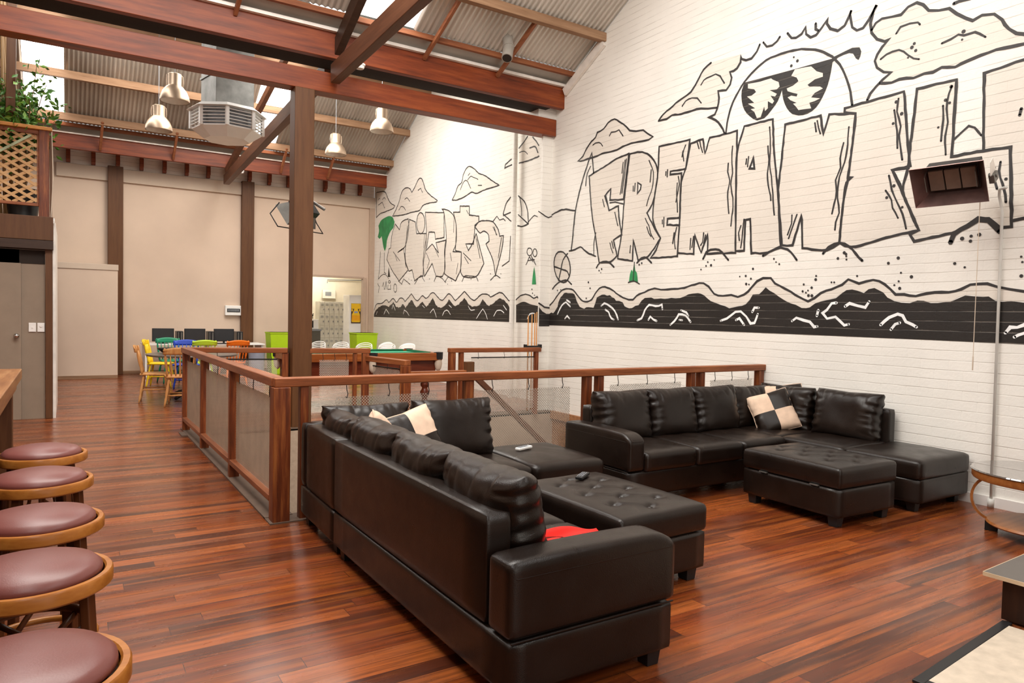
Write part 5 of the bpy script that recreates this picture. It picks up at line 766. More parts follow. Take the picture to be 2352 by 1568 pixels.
b = B(); b.lathe([(.03, 0), (.035, .03), (.03, .07)], n=10); mk('knot', b, 'whitep', t)

# fig plant in a black pot behind the lattice
t = thing('potted_fig', 'leafy green potted fig behind the lattice on the gallery', 'plant', (-.50, 11.55, 2.66))
b = B(); b.lathe([(.13, 0), (.16, .02), (.20, .36), (.215, .36), (.215, .4), (.19, .4), (.18, .37), (.0, .36)], n=20, caps=False); mk('pot', b, 'black', t, auto=40)
rnd = random.Random(3)
b = B(); tips = []
for k in range(30):
    a = rnd.uniform(0, 2*pi); top = Vector((cos(a)*rnd.uniform(.05, .38)-.16, sin(a)*.3, rnd.uniform(1.25, 1.95)))
    if k < 4: top = Vector(((.42, .30, .16, .36)[k], rnd.uniform(-.2, .1), (1.62, 2.0, 2.15, 1.35)[k]))
    p = [Vector((rnd.uniform(-.04, .04), rnd.uniform(-.04, .04), .36))]
    mid = Vector((top.x*.35, top.y*.35, top.z*.62)); p += [mid, top]
    q = [p[0].lerp(mid, .5), mid, mid.lerp(top, .5)+Vector((rnd.uniform(-.04, .04), 0, .03)), top]
    b.tube([p[0]]+q, .007, 5, rs=[.016, .013, .01, .006, .003]); tips.append((mid, top))
mk('stems', b, 'stem', t)
for mi, mm in ((0, 'leafa'), (1, 'leafb')):
    b = B()
    for (mid, top) in tips:
        for j in range(34 if mi == 0 else 16):
            f = rnd.random(); c = mid.lerp(top, f)+Vector((rnd.gauss(0, .085), rnd.gauss(0, .09), rnd.gauss(0, .08)))
            l = rnd.uniform(.08, .13); wd = l*.22; d = Vector((rnd.gauss(0, 1), rnd.gauss(0, 1), rnd.gauss(-.5, .7))).normalized()
            s = d.cross(Vector((rnd.gauss(0, 1), rnd.gauss(0, 1), rnd.gauss(0, 1)))).normalized(); n = d.cross(s)
            b.add([c, c+d*l*.45+s*wd+n*.004, c+d*l, c+d*l*.45-s*wd+n*.004, c+d*l*.45-n*.004], [(0, 1, 4), (1, 2, 4), (2, 3, 4), (3, 0, 4)])
    mk('foliage', b, mm, t, label=None if mi == 0 else 'light green leaves')
for k in range(9):
    x = -.66-.035*(k % 3)+.04*rnd.random()-(k//3)*.12; y = 11.6+.07*(k % 4)
    b = B(); b.tube([(0, 0, 0), (rnd.uniform(-.2, .02), 0, 3.0)], .016, 8, rs=[.02, .014]); o = mk('bamboo_pole', b, 'bamboo', smooth=True); o.location = (x+.12, y, 2.66)
    tag(o, 'bamboo pole leaning behind the fig plant at the top left', 'pole', 'bamboo poles behind the fig')

# tall beige cupboard
t = thing('tall_cupboard', 'tall plain beige cupboard box against the rear wall at left', 'cupboard', (.38, 17.55, 0))
b = B(); b.box(-.6, .535, -.35, .55, .06, 2.3); mk('body', b, 'beige', t, bev=.004)
b = B(); b.box(-.6, .545, -.365, .55, 2.3, 2.42); mk('top_moulding', b, 'beige_d', t, bev=.004)
b = B(); b.box(-.6, .535, -.365, .5, 0, .065); mk('skirting', b, 'tanX', t)

# kitchen things
t = thing('locker_bank', 'bank of pale metal lockers seen through the kitchen opening', 'lockers', (6.4, 20.3, 0))
b = B(); b.box(-.18, 1.42, 0, .4, 0, 1.82); mk('body', b, 'locker', t)
for i in range(11):
    for j in range(5):
        x = -.17+.143*i; z = .05+.355*j
        d = B(); d.box(x, x+.135, -.018, 0, z, z+.345); o = mk('door', d, 'locker', t, bev=.003)
        v = B()
        for q in range(3): v.box(x+.03, x+.105, -.022, -.017, z+.28-.025*q, z+.29-.025*q)
        v.box(x+.10, x+.12, -.03, -.017, z+.10, z+.15)
        mk('vent_and_latch', v, 'grey', o)
t = thing('fridge', 'plain pale panel cabinet beside lockers bearing a yellow poster', 'cabinet', (6.95, 18.8, 0))
b = B(); b.box(-.36, .4, 0, .5, 0, 2.0); mk('body', b, 'whitep', t, bev=.01)
b = B(); b.box(.1, .12, -.03, 0, 1.3, 1.5); mk('handle', b, 'whitep', t)
t.name = 'kitchen_cabinet'
t = thing('poster', 'bright yellow poster of a bottle on the pale kitchen cabinet', 'poster', (6.78, 18.79, 1.22))
b = B(); b.box(-.14, .14, -.004, 0, 0, .55); mk('sheet', b, 'poster3', t)
b = B()
pr = [(.035, .545), (.035, .44), (.06, .36), (.115, .24), (.125, .06), (.11, .03)]
pts = [(x, -.006, z) for x, z in pr]+[(-x, -.006, z) for x, z in reversed(pr)]
b.cur = 0; b.poly(pts); b.cur = 1; b.poly([(-.115, -.007, .22), (.115, -.007, .22), (.12, -.007, .07), (-.12, -.007, .07)])
b.cur = 2; b.poly([(-.05, -.008, .335), (.05, -.008, .335), (.055, -.008, .28), (-.055, -.008, .28)])
mk('bottle_picture', b, ['poster1', 'poster2', 'bluegrey'], t)
b = B(); b.box(-.135, .135, -.0050, -.0042, .40, .545); b.box(-.13, -.09, -.0065, -.0055, .33, .39); b.box(.09, .13, -.0065, -.0055, .33, .39); mk('picture_colours', b, 'poster1', t)
t = thing('kitchen_bench', 'dark-fronted kitchen bench at the left of the opening', 'bench', (5.9, 19.4, 0))
b = B(); b.box(-.8, .08, 0, .5, 0, .98); mk('body', b, 'laminate', t); b = B(); b.box(-.82, .1, -.03, .52, .98, 1.03); mk('worktop', b, 'grey', t, bev=.004)
t = thing('microwave', 'white microwave oven on the kitchen bench', 'microwave', (5.72, 19.55, 1.03)); b = B(); b.box(-.25, .25, 0, .33, 0, .27); mk('case', b, 'whitep', t, bev=.01)
b = B(); b.box(-.23, .1, -.012, 0, .04, .23); mk('door_glass', b, 'black', t)
o = B(); rs = random.Random(2)
for k in range(14):
    a = rs.uniform(0, 6.28); o.tube([(0, 0, 0), (cos(a)*.1, sin(a)*.06, rs.uniform(.03, .16))], .012, 5)
ob = mk('utensil_pile', o, 'black'); ob.location = (5.75, 19.65, 1.31); tag(ob, 'dark jumble of utensils on top of the white microwave', 'utensils')
t = thing('window_air_conditioner', 'small white window unit high on the kitchen wall', 'air conditioner', (6.75, 21.15, 1.93)); b = B(); b.box(-.2, .2, -.08, 0, 0, .26); mk('case', b, 'locker', t, bev=.01); b = B(); b.box(-.12, .06, -.09, -.08, .08, .2); mk('grille', b, 'grey', t)
b = B(); b.tube([(6.7, 21.1, 2.4), (6.7, 21.1, 2.5), (8.0, 21.1, 2.53)], .015, 6); tag(mk('kitchen_pipe', b, 'grey'), 'thin grey pipe along the kitchen wall above the window unit', 'pipe')
b = B(); b.box(-.6, .6, -.06, .06, 0, .05); o = mk('ceiling_light', b, 'tube'); o.location = (6.2, 20.2, 2.8); tag(o, 'fluorescent tube lighting the kitchen', 'light')
# ================================================================ RAILINGS
def railing(label, p0, p1, posts, panels, bottom=None, axis='X', top=(.965, 1.03), w=.10, pz=(.2, .875), hooks=True, bar=False):
    "p0..p1 = plan line; posts = distances (d, width along, width across); panels = (d0, d1)"
    p0 = Vector((*p0, 0)); p1 = Vector((*p1, 0)); d = p1-p0; Ln = d.length; a = math.atan2(d.y, d.x)
    rz = a if axis == 'X' else a-pi/2
    t = thing('railing', label, 'railing', p0, rz)
    def P(b):    # local: along +X for axis X, along +Y for axis Y
        return b
    def bx(b, s0, s1, t0, t1, z0, z1):
        if axis == 'X': b.box(s0, s1, t0, t1, z0, z1)
        else: b.box(t0, t1, s0, s1, z0, z1)
        return b
    mk('top_rail', bx(B(), -.05, Ln+.02, -w/2, w/2, *top), 'rail'+axis, t, bev=.008)
    for (s, wa, wc) in posts: mk('post', bx(B(), s-wa/2, s+wa/2, -wc/2, wc/2, .0, top[0]), 'railZ', t, bev=.006)
    if bottom:
        for (s0, s1) in bottom: mk('bottom_rail', bx(B(), s0, s1, -.045, .045, .13, .175), 'rail'+axis, t, bev=.005)
    for (s0, s1) in panels:
        b = B(); z0, z1 = pz
        if axis == 'X': b.add([(s0, 0, z0), (s1, 0, z0), (s1, 0, z1), (s0, 0, z1)], [(0, 1, 2, 3)])
        else: b.add([(0, s0, z0), (0, s1, z0), (0, s1, z1), (0, s0, z1)], [(0, 1, 2, 3)])
        pn = mk('mesh_panel', b, 'mesh'+axis, t)
        md = pn.modifiers.new('thick', 'SOLIDIFY'); md.thickness = .0015
        if bar: mk('panel_edge', bx(B(), s0, s1, -.008, .008, z1, z1+.015), 'blackm', t)
        for q in (.1, .5, .9):
            s = s0+(s1-s0)*q; b = B(); pp = [(0, top[0]), (.004, z1+.05), (.012, z1+.02), (.004, z1-.012), (-.006, z1+.0)]
            if axis == 'X': b.tube([(s+x, 0, z) for x, z in pp], .0035, 5)
            else: b.tube([(0, s+x, z) for x, z in pp], .0035, 5)
            mk('hook', b, 'blackm', t)
    return t
railing('red-brown timber railing behind the sofas with hanging punched metal panels', (1.28, 5.07), (6.52, 5.07),
        [(.0, .12, .12), (.165, .06, .07), (1.37, .07, .07), (1.52, .075, .07), (2.77, .075, .07), (2.915, .07, .07), (4.13, .07, .07), (4.27, .07, .07), (5.2, .085, .07)],
        [(.40, 1.24), (1.66, 2.58), (3.05, 3.99), (4.42, 5.08)])
railing('red-brown timber railing along the walkway, running away from the viewer', (1.27, 5.14), (1.24, 9.5),
        [(-.0, .04, .085), (1.46, .07, .085), (2.98, .07, .085), (4.3, .07, .085)], [(.06, 1.36), (1.56, 2.88), (3.06, 4.2)],
        [(.02, 1.42), (1.50, 2.94), (3.02, 4.26)], axis='Y', pz=(.18, .875))
railing('short railing across the far side of the stair opening, left of the pillar', (1.32, 9.49), (2.40, 9.24), [(1.10, .08, .07)], [(.2, 1.0)], bar=True)
railing('short railing in front of the pool table, right of the pillar', (2.70, 9.12), (3.43, 9.0), [(.56, .05, .07), (.70, .09, .09)], [(.1, .48)])
railing('sloping brown handrail section in front of the pool table, ending in a post', (3.42, 8.96), (3.56, 8.02), [(.92, .11, .10)], [(.12, .85)], top=(.86, .93), w=.09, pz=(.1, .8), bar=True)
railing('far railing section near the billiard cues and mural pier', (4.66, 8.93), (6.17, 8.93), [(.0, .09, .08), (.15, .06, .07), (1.46, .06, .07)], [(.32, 1.44)], bar=True, pz=(.1, .88))
t = thing('stair_handrail', 'dark newel post with handrail sloping down the stairwell', 'handrail', (4.43, 8.0, 0))
b = B(); b.box(-.055, .055, -.05, .05, -.3, .9); mk('newel_post', b, 'brown', t, bev=.006)
b = B(); b.box(-.84, -.055, -.04, .04, .74, .79); mk('level_rail', b, 'railX', t, bev=.005)
b = B(); b.beam((.05, 0, .74), (1.9, 0, -.86), .06, .07); mk('sloping_rail', b, 'brownY', t, bev=.005)

# ================================================================ SOFAS
def cushion(w, h, th, seed=0, wr=1.0, nu=52, nv=40):
    "leather pillow standing in the XZ plane, front faces -Y; bottom at z=0"
    r = random.Random(seed); ph = [r.uniform(0, 6.28) for _ in range(8)]
    folds = [(r.uniform(-.8, .8), r.uniform(-.5, .5), r.uniform(.03, .07), r.uniform(.3, .9)) for _ in range(9)]
    b = B()
    for sg in (-1, 1):
        def f(p, q):
            u = sin((p-.5)*pi)*.6+(p-.5)*2*.4; v = sin((q-.5)*pi)*.6+(q-.5)*2*.4
            e = max(0, (1-abs(u)**4.5)*(1-abs(v)**4.5))
            y = th/2*e**.40*(1-.10*v)
            ru = max(0, (abs(u)-.5)/.5); rv = max(0, (v-.1)/.9)
            g = (1-abs(sin(v*9+ph[0 if u < 0 else 1]+1.3*sin(v*4+ph[2])+abs(u)*1.5)))**2
            y -= wr*.020*g*ru**1.2*min(1, e*5)
            for (u0, sl, wd, ln) in folds:
                d = abs(u-u0-sl*(1-v)*.6); rr = max(0, (v-1+ln)/ln)
                y -= wr*.011*math.exp(-(d/wd)**2)*rr*min(1, e*5)
            y += wr*.006*sin(u*3.1+v*2.3+ph[4])*e
            x = u*w/2*(1-.05*(1-abs(v))**1.5*abs(u)); z = v*h/2*(1-.05*(1-abs(u))**1.5*abs(v))
            x += wr*.006*sin(v*19+ph[0])*ru
            return (x, sg*y, z+h/2)
        b.grid(f, nu, nv)
        if sg > 0:
            k = len(b.f)-nu*nv
            b.f[k:] = [tuple(reversed(q)) for q in b.f[k:]]
    return b
def seatpad(x0, x1, y0, y1, z0, z1, seed=0, crown=.018, front=True):
    sx, sy, sz = x1-x0, y1-y0, z1-z0; r = random.Random(seed); p1, p2 = r.uniform(0, 6), r.uniform(0, 6)
    def fn(x, y, z):
        if z > sz*.6:
            u, v = 2*x/sx, 2*y/sy; e = max(0, (1-u**4)*(1-v**4)); z += crown*e+.004*sin(7*u+p1)*sin(5*v+p2)*e
        return (x+(x0+x1)/2, y+(y0+y1)/2, z+z0)
    return rbox(18, 18, 6, sx, sy, sz, .035, fn)
def panelbox(x0, x1, y0, y1, z0, z1, rad=.02, n=8):
    return rbox(n, n, n, x1-x0, y1-y0, z1-z0, rad, lambda x, y, z: (x+(x0+x1)/2, y+(y0+y1)/2, z+z0))
LE = 'leather'
def feet(t, pts, s=.075, h=.08):
    for (x, y) in pts:
        b = B(); b.frus(x-s*.42, x+s*.42, y-s*.42, y+s*.42, 0, h, .008, .008); mk('foot', b, 'black', t, bev=.004)
def addcush(t, x, y, z, rz, w, h, th, seed, lean=.16):
    o = mk('back_cushion', cushion(w, h, th, seed), LE, t, smooth=True, weld=True)
    o.location = (x, y, z); o.rotation_euler = (-lean, 0, rz)
    return o
def sofa_long(loc, rz, label, seeds, L_=2.03, D=.86, AW=.17):
    t = thing('sofa', label, 'sofa', loc, rz, None)
    mk('base', panelbox(0, L_, -D+.02, 0, .075, .285, .018, 10), LE, t, smooth=True, weld=True)
    mk('backrest', panelbox(AW+.02, L_, -.13, 0, .286, .725, .022, 10), LE, t, smooth=True, weld=True)
    b = rbox(10, 26, 14, AW, D+.0, .30, .03, lambda x, y, z: (x+AW/2, y-D/2, z+.287+(.010*(1-(y/(D/2))**2) if z > .2 else 0)-(.05*max(0, (-y-D/2+.12)/.12)**2*z/.3)))
    mk('armrest', b, LE, t, smooth=True, weld=True)
    b = B(); b.tube([(.001, -.03, .525), (.001, -D+.04, .525)], .003, 5); b.tube([(.03, -D-.001, .53), (.14, -D-.001, .53)], .003, 5); b.tube([(.001, -.01, .286), (.001, -D+.02, .286)], .004, 5)
    mk('stitched_seam', b, LE, t)
    n = 3; wd = (L_-AW)/n
    for i in range(n):
        mk('seat_cushion', seatpad(AW+.003+wd*i, AW-.003+wd*(i+1), -D-.01, -.12, .27, .43, seeds+i), LE, t, smooth=True, weld=True)
        addcush(t, AW+.01+wd*(i+.5), -.25, .405, 0, wd+.02, .46, .27, seeds+10+i)
    feet(t, [(.07, -.07), (.07, -D+.09), (L_-.08, -.07), (L_-.08, -D+.09)])
    return t
def sofa_chaise(loc, rz, label, seeds, D=.80, L_=2.1, side=True):
    t = thing('chaise_sofa', label, 'sofa', loc, rz, None)
    mk('base', panelbox(0, L_, -D, 0, .075, .275, .018, 10), LE, t, smooth=True, weld=True)
    mk('backrest', panelbox(.0, 1.46, -.12, 0, .276, .725, .028, 10), LE, t, smooth=True, weld=True)
    mk('side_backrest', panelbox(.0, .12, -D, -.121, .276, .725, .028, 10), LE, t, smooth=True, weld=True)
    mk('seat_cushion', seatpad(.12, .79, -D-.01, -.11, .265, .425, seeds), LE, t, smooth=True, weld=True)
    mk('seat_cushion', seatpad(.795, 1.455, -D-.01, -.11, .265, .425, seeds+1), LE, t, smooth=True, weld=True)
    mk('chaise_cushion', seatpad(1.46, L_+.01, -D-.01, 0.0, .265, .425, seeds+2), LE, t, smooth=True, weld=True)
    addcush(t, .42, -.235, .405, 0, .64, .45, .24, seeds+3)
    addcush(t, 1.10, -.235, .405, 0, .66, .46, .26, seeds+4)
    addcush(t, .235, -.52, .40, pi/2, .62, .44, .23, seeds+5)
    feet(t, [(.07, -.07), (.07, -D+.07), (L_-.09, -.08), (L_-.09, -D+.09)])
    return t
sofa_long((1.375, 2.14, 0), pi/2, 'dark brown leather sofa in the foreground seen from behind, wide armrest toward the viewer', 11)
sofa_chaise((1.40, 4.975, 0), radians(-1.5), 'dark brown leather corner chaise beyond the foreground sofa, against the railing', 31)
sofa_long((3.73, 4.97, 0), 0, 'dark brown leather sofa facing the viewer in front of the railing, armrest at left', 51, 1.95)
sofa_chaise((6.49, 5.0, 0), -pi/2, 'dark brown leather corner chaise lying along the mural wall', 71)

def ottoman(loc, rz, sx, sy, label, seed):
    t = thing('ottoman', label, 'ottoman', loc, rz)
    mk('storage_box', panelbox(-sx/2+.01, sx/2-.01, -sy/2+.01, sy/2-.01, .075, .288, .012, 8), LE, t, smooth=True, weld=True)
    tuft = [(a*sx*.25, bq*sy/2) for bq in (-.5, 0, .5) for a in (-1, 1)]+[(0, -sy*.125), (0, sy*.125), (0, -sy*.37), (0, sy*.37)]
    h = .155
    def fn(x, y, z):
        if z > h*.55:
            u, v = 2*x/sx, 2*y/sy; e = max(0, (1-abs(u)**5)*(1-abs(v)**5)); z += .022*e
            for (a, c) in tuft:
                r = sqrt((x-a)**2+(y-c)**2); z -= .022*math.exp(-(r/.035)**2)+.006*math.exp(-(r/.10)**2)
            # creases running between buttons
            for (a, c), (a2, c2) in creases:
                dx, dy = a2-a, c2-c; L2 = dx*dx+dy*dy; q = max(0, min(1, ((x-a)*dx+(y-c)*dy)/L2)); dd = sqrt((x-a-dx*q)**2+(y-c-dy*q)**2)
                z -= .007*math.exp(-(dd/.014)**2)
        return (x, y, z+.290)
    creases = []
    for i in range(len(tuft)):
        for j in range(i):
            dd = math.dist(tuft[i], tuft[j])
            if tuft[i][0] != tuft[j][0] and dd < .34 and (tuft[i][0] == 0 or tuft[j][0] == 0): creases.append((tuft[i], tuft[j]))
    mk('padded_lid', rbox(70, 90, 6, sx, sy, h, .03, fn), LE, t, smooth=True, weld=True)
    for (a, c) in tuft:
        b = B(); b.lathe([(.0, .004), (.012, .002), (.016, -.004)], (a, c, .290+h+.022-.026), 10, caps=False); mk('button', b, LE, t, smooth=True)
    b = B(); b.box(-sx/2-.002, -sx/2+.02, -sy*.3, -sy*.22, .284, .293); b.box(-sx/2-.002, -sx/2+.02, sy*.22, sy*.3, .284, .293); mk('hinge', b, 'steel', t)
    feet(t, [(-sx/2+.08, -sy/2+.08), (sx/2-.08, -sy/2+.08), (-sx/2+.08, sy/2-.08), (sx/2-.08, sy/2-.08)], .08)
    return t
ottoman((2.765, 3.24, 0), radians(2), .69, .98, 'buttoned dark leather ottoman with a black remote control on it', 3)
ottoman((5.10, 3.40, 0), radians(-2), .72, .90, 'buttoned dark leather storage ottoman standing in front of the wall chaise', 4)

# checked scatter cushions
def scatter(loc, rot, s, label, seed, swap=0):
    t = thing('scatter_cushion', label, 'cushion', loc); t.rotation_euler = rot
    b = cushion(s, s, .17, seed, .45, 30, 30)
    for k, f in enumerate(b.f):
        c = [sum(b.v[i][j] for i in f)/len(f) for j in range(3)]
        q = (c[0] > 0) != (c[2] > s/2); b.m[k] = int(q) if not swap else int(not q)
    mk('cover', b, ['velvet', LE], t, smooth=True, weld=True)
    def e(p, q): return None
    b = B(); pts = []
    for k in range(48):
        a = k/48*4; i = int(a); f = a-i; u, v = [(-1+2*f, -1), (1, -1+2*f), (1-2*f, 1), (-1, 1-2*f)][i]
        pts.append((u*s/2*(1-.045*(1-abs(v))**1.5), 0, v*s/2*(1-.05*(1-abs(u))**1.5)+s/2))
    b.tube(pts, .005, 6, closed=True); mk('piping', b, 'velvet', t, smooth=True)
    return t
scatter((5.99, 4.40, .415), (-.45, radians(-17), radians(-34)), .42, 'beige and dark brown checked cushion propped in front in the far sofa corner', 5, 1)
scatter((6.25, 4.55, .445), (-.30, radians(-8), radians(-50)), .42, 'checked cushion tucked behind the front one in the far sofa corner', 6, 1)
scatter((2.12, 4.46, .42), (-.38, radians(-14), radians(8)), .42, 'beige and dark checked cushion behind the foreground sofa, right of its pair', 8, 0)
scatter((1.80, 4.30, .41), (-.3, radians(28), radians(50)), .42, 'checked cushion mostly hidden behind the foreground sofa back, left of its pair', 9, 1)

# remotes
def remote(loc, rz, m, label, key='grey'):
    t = thing('remote_control', label, 'remote control', loc, rz)
    b = B(); b.box(-.025, .025, -.085, .085, 0, .02); mk('case', b, m, t, bev=.006)
    b = B()
    for i in range(3):
        for j in range(7): b.box(-.018+.014*i, -.010+.014*i, -.07+.018*j, -.06+.018*j, .019, .0235)
    mk('buttons', b, key, t)
remote((3.07, 4.62, .448), radians(-70), 'whitep', 'pale remote control lying on the far chaise seat')
remote((2.83, 3.56, .466), radians(-55), 'black', 'black remote control lying on the nearer ottoman')
# red cloth
rn = random.Random(4)
def clothf(p, q):
    x = 1.72+.52*p+.04*sin(q*5); y = 2.30+.42*q+.05*sin(p*4)
    z = .452+.012*sin(p*13+q*5)+.01*sin(q*17-p*6)+.02*max(0, sin(p*7+1))*max(0, sin(q*6))
    if q > .85: z += .03*(1-abs(q-.93)/.08) if abs(q-.93) < .08 else 0
    return (x-1.98, y-2.5, z-.45)
b = B(); b.grid(clothf, 44, 40); o = mk('red_cloth', b, 'red', smooth=True); o.location = (1.98, 2.5, .452); md = o.modifiers.new('thick', 'SOLIDIFY'); md.thickness = .006
tag(o, 'crumpled bright red cloth on the foreground sofa seat beside the armrest', 'cloth')

# ================================================================ BAR AND STOOLS
def stool(loc, rz, label):
    t = thing('bar_stool', label, 'stool', loc, rz, 'burgundy bar stools')
    b = B(); b.lathe([(.0, .0), (.175, .0), (.184, .008), (.182, .022), (.165, .038), (.11, .052), (.05, .057), (0, .058)], (0, 0, .70), 40, caps=False); mk('seat_pad', b, 'vinyl', t, smooth=True)
    b = B(); b.lathe([(.186, .668), (.205, .668), (.211, .674), (.211, .706), (.207, .712), (.193, .712), (.188, .706)], n=48, caps=False); mk('seat_ring', b, 'stoolwood', t, auto=40)
    b = B(); b.lathe([(.0, .672), (.188, .672)], n=30, caps=False); mk('seat_underside', b, 'stoolleg', t)
    for k in range(4):
        a = pi/4+k*pi/2; b = B(); b.beam((cos(a)*.165, sin(a)*.165, .67), (cos(a)*.205, sin(a)*.205, 0), .036, .03, (cos(a), sin(a), 0)); mk('leg', b, 'stoolleg', t, bev=.005)
    b = B(); b.tube([(cos(2*pi*k/36)*.15, sin(2*pi*k/36)*.15, .55) for k in range(36)], .013, 8, closed=True); mk('upper_hoop', b, 'stoolleg', t, smooth=True)
    b = B(); b.tube([(cos(2*pi*k/36)*.18, sin(2*pi*k/36)*.18, .27) for k in range(36)], .013, 8, closed=True); mk('foot_ring', b, 'stoolwood', t, smooth=True)
    for k in range(4):
        a = k*pi/2; b = B(); b.tube([(cos(a-.5)*.155, sin(a-.5)*.155, .36), (cos(a)*.06, sin(a)*.06, .44), (cos(a)*.05, sin(a)*.05, .5), (cos(a+.5)*.15, sin(a+.5)*.15, .54)], .010, 6); mk('bent_brace', b, 'stoolleg', t, smooth=True)
    return t
st = stool((-.085, 1.80, 0), 0, 'burgundy round bar stool nearest the viewer, cut off by the frame bottom')
for y, x, r, l in ((2.47, -.09, .2, 'burgundy round bar stool, second nearest the viewer'), (3.08, -.09, .1, 'burgundy round bar stool, middle one of the row of five'), (3.82, -.105, .3, 'burgundy round bar stool, second farthest from the viewer'), (4.50, -.115, -.1, 'burgundy round bar stool farthest from the viewer')):
    dup(st, (x, y, 0), r, l, 'burgundy bar stools')
t = thing('bar_counter', 'heavy timber bar counter at the left edge behind the stools', 'bar counter', (-.32, 6.8, 0))
b = B(); b.box(-.62, .015, -6.3, 0, .92, 1.0); mk('counter_top', b, 'barwood', t, bev=.008)
b = B(); b.box(-.60, -.02, -6.2, -.03, .84, .92); mk('apron', b, 'barwood', t)
for (x, y) in ((-.10, -.12), (-.52, -.12), (-.3, -2.2), (-.52, -2.2), (-.3, -4.4)):
    b = B(); b.box(x-.06, x+.06, y-.06, y+.06, 0, .84); mk('leg', b, 'barleg', t, bev=.006)
b = B(); b.box(-.60, -.5, -6.2, -.1, .0, .84); mk('front_panel', b, 'darkcab', t)

# ================================================================ RIGHT FOREGROUND
t = thing('coffee_table', 'round glass-topped coffee table with bentwood legs at the right edge', 'table', (5.87, 2.13, 0))
b = B(); b.lathe([(0, .455), (.44, .455), (.447, .462), (.44, .47), (0, .47)], n=64, caps=False); mk('glass_top', b, 'glass', t, auto=40)
b = B(); b.lathe([(.38, .40), (.43, .40), (.437, .41), (.437, .453), (.38, .453), (.38, .40)], n=64, caps=False); mk('table_rim', b, 'tablewood', t, auto=40)
for k in range(4):
    a = radians(20)+k*pi/2; b = B(); pts = []
    for j in range(15):
        q = -pi/2+pi*j/14; pts.append((.36+.16*cos(q)-.09, .24+.165*sin(q)))
    P3 = [(cos(a)*(r+.0), sin(a)*(r+.0), z) for r, z in [(.1, .085)]+pts]
    for j in range(len(P3)-1): b.beam(P3[j], P3[j+1], .04, .018, (cos(a), sin(a), .3))
    mk('bent_leg', b, 'tablewood', t)
    b = B(); b.box(-.04, .04, -.03, .03, 0, .075); b.xf(Matrix.Translation((cos(a)*.3, sin(a)*.3, 0)) @ Matrix.Rotation(a, 4, 'Z')); mk('foot', b, 'black', t, bev=.004)
b = B(); b.lathe([(0, .07), (.33, .07), (.34, .08), (.33, .095), (0, .095)], n=40, caps=False); mk('lower_shelf', b, 'tablewood', t, auto=40)
b = B(); b.box(.0, .09, -.045, .045, .09, .44); mk('centre_post', b, 'darkcab', t)
t = thing('tv_bench', 'low dark cabinet with pale-edged grey board top at the right edge', 'cabinet', (3.98, 1.69, 0), radians(2))
b = B(); b.box(.045, 1.3, -1.6, -.07, .012, .222); mk('body', b, 'darkcab', t, bev=.003)
b = B(); b.box(0, 1.4, -1.7, .0, .223, .243); mk('board_top', b, 'laminate', t)
b = B(); b.box(-.004, .0, -1.7, .0, .223, .243); b.box(0, 1.4, .0, .004, .223, .243); mk('board_edge', b, 'ply', t)
t = thing('floor_mat', 'pale beige floor mat with dark edging at the bottom right corner', 'mat', (3.0, 1.525, 0), radians(4.8))
b = B(); b.box(.05, .97, -1.8, -.045, 0, .011); mk('mat_surface', b, 'hide', t)
b = B(); b.box(0, 1.02, -.045, 0, 0, .013); b.box(0, .05, -1.8, -.045, 0, .013); mk('edge_binding', b, 'black', t, bev=.003)
# ================================================================ POOL TABLE AND FAR END
t = thing('pool_table', 'mahogany pool table with green cloth beyond the railing', 'pool table', (4.10, 11.2, 0))
X0, X1, Y0, Y1p = -1.22, 1.22, -.66, .66
b = B(); b.box(X0+.08, X1-.08, Y0+.08, Y1p-.08, .42, .74); mk('cabinet_body', b, 'poolwood', t, bev=.01)
b = B(); b.box(X0, X1, Y0, Y0+.12, .74, .865); b.box(X0, X1, Y1p-.12, Y1p, .74, .865); b.box(X0, X0+.12, Y0+.12, Y1p-.12, .74, .865); b.box(X1-.12, X1, Y0+.12, Y1p-.12, .74, .865); mk('rail', b, 'poolrail', t, bev=.008)
b = B(); b.box(X0+.12, X1-.12, Y0+.12, Y1p-.12, .80, .835); mk('playing_cloth', b, 'felt', t)
for (a0, a1, c0, c1) in ((X0+.2, -.08, Y0+.115, Y0+.16), (.08, X1-.2, Y0+.115, Y0+.16), (X0+.2, -.08, Y1p-.16, Y1p-.115), (.08, X1-.2, Y1p-.16, Y1p-.115), (X0+.115, X0+.16, Y0+.2, Y1p-.2), (X1-.16, X1-.115, Y0+.2, Y1p-.2)):
    b = B(); b.box(a0, a1, c0, c1, .83, .872); mk('cushion', b, 'feltd', t, bev=.008)
for (x, y) in ((X0+.05, Y0+.05), (X1-.05, Y0+.05), (X0+.05, Y1p-.05), (X1-.05, Y1p-.05), (0, Y0+.03), (0, Y1p-.03)):
    b = B(); b.lathe([(.075, .76), (.08, .875), (.05, .875), (.045, .80)], (x, y, 0), 16, caps=False); p = mk('pocket', b, 'black', t, auto=40)
    b = B(); b.lathe([(.055, .76), (.065, .68), (.05, .6), (.02, .555), (0, .55)], (x, y, 0), 12, caps=False); mk('net', b, 'netcream', p, smooth=True)
for (x, y) in ((X0+.22, Y0+.2), (X1-.22, Y0+.2), (X0+.22, Y1p-.2), (X1-.22, Y1p-.2)):
    b = B(); b.lathe([(.0, 0), (.05, 0), (.065, .03), (.05, .06), (.04, .10), (.075, .16), (.08, .2), (.05, .25), (.045, .27), (.07, .30), (.075, .34), (.05, .37), (.085, .40), (.085, .44)], (x, y, 0), 20, caps=False); mk('turned_leg', b, 'poolwood', t, smooth=True)
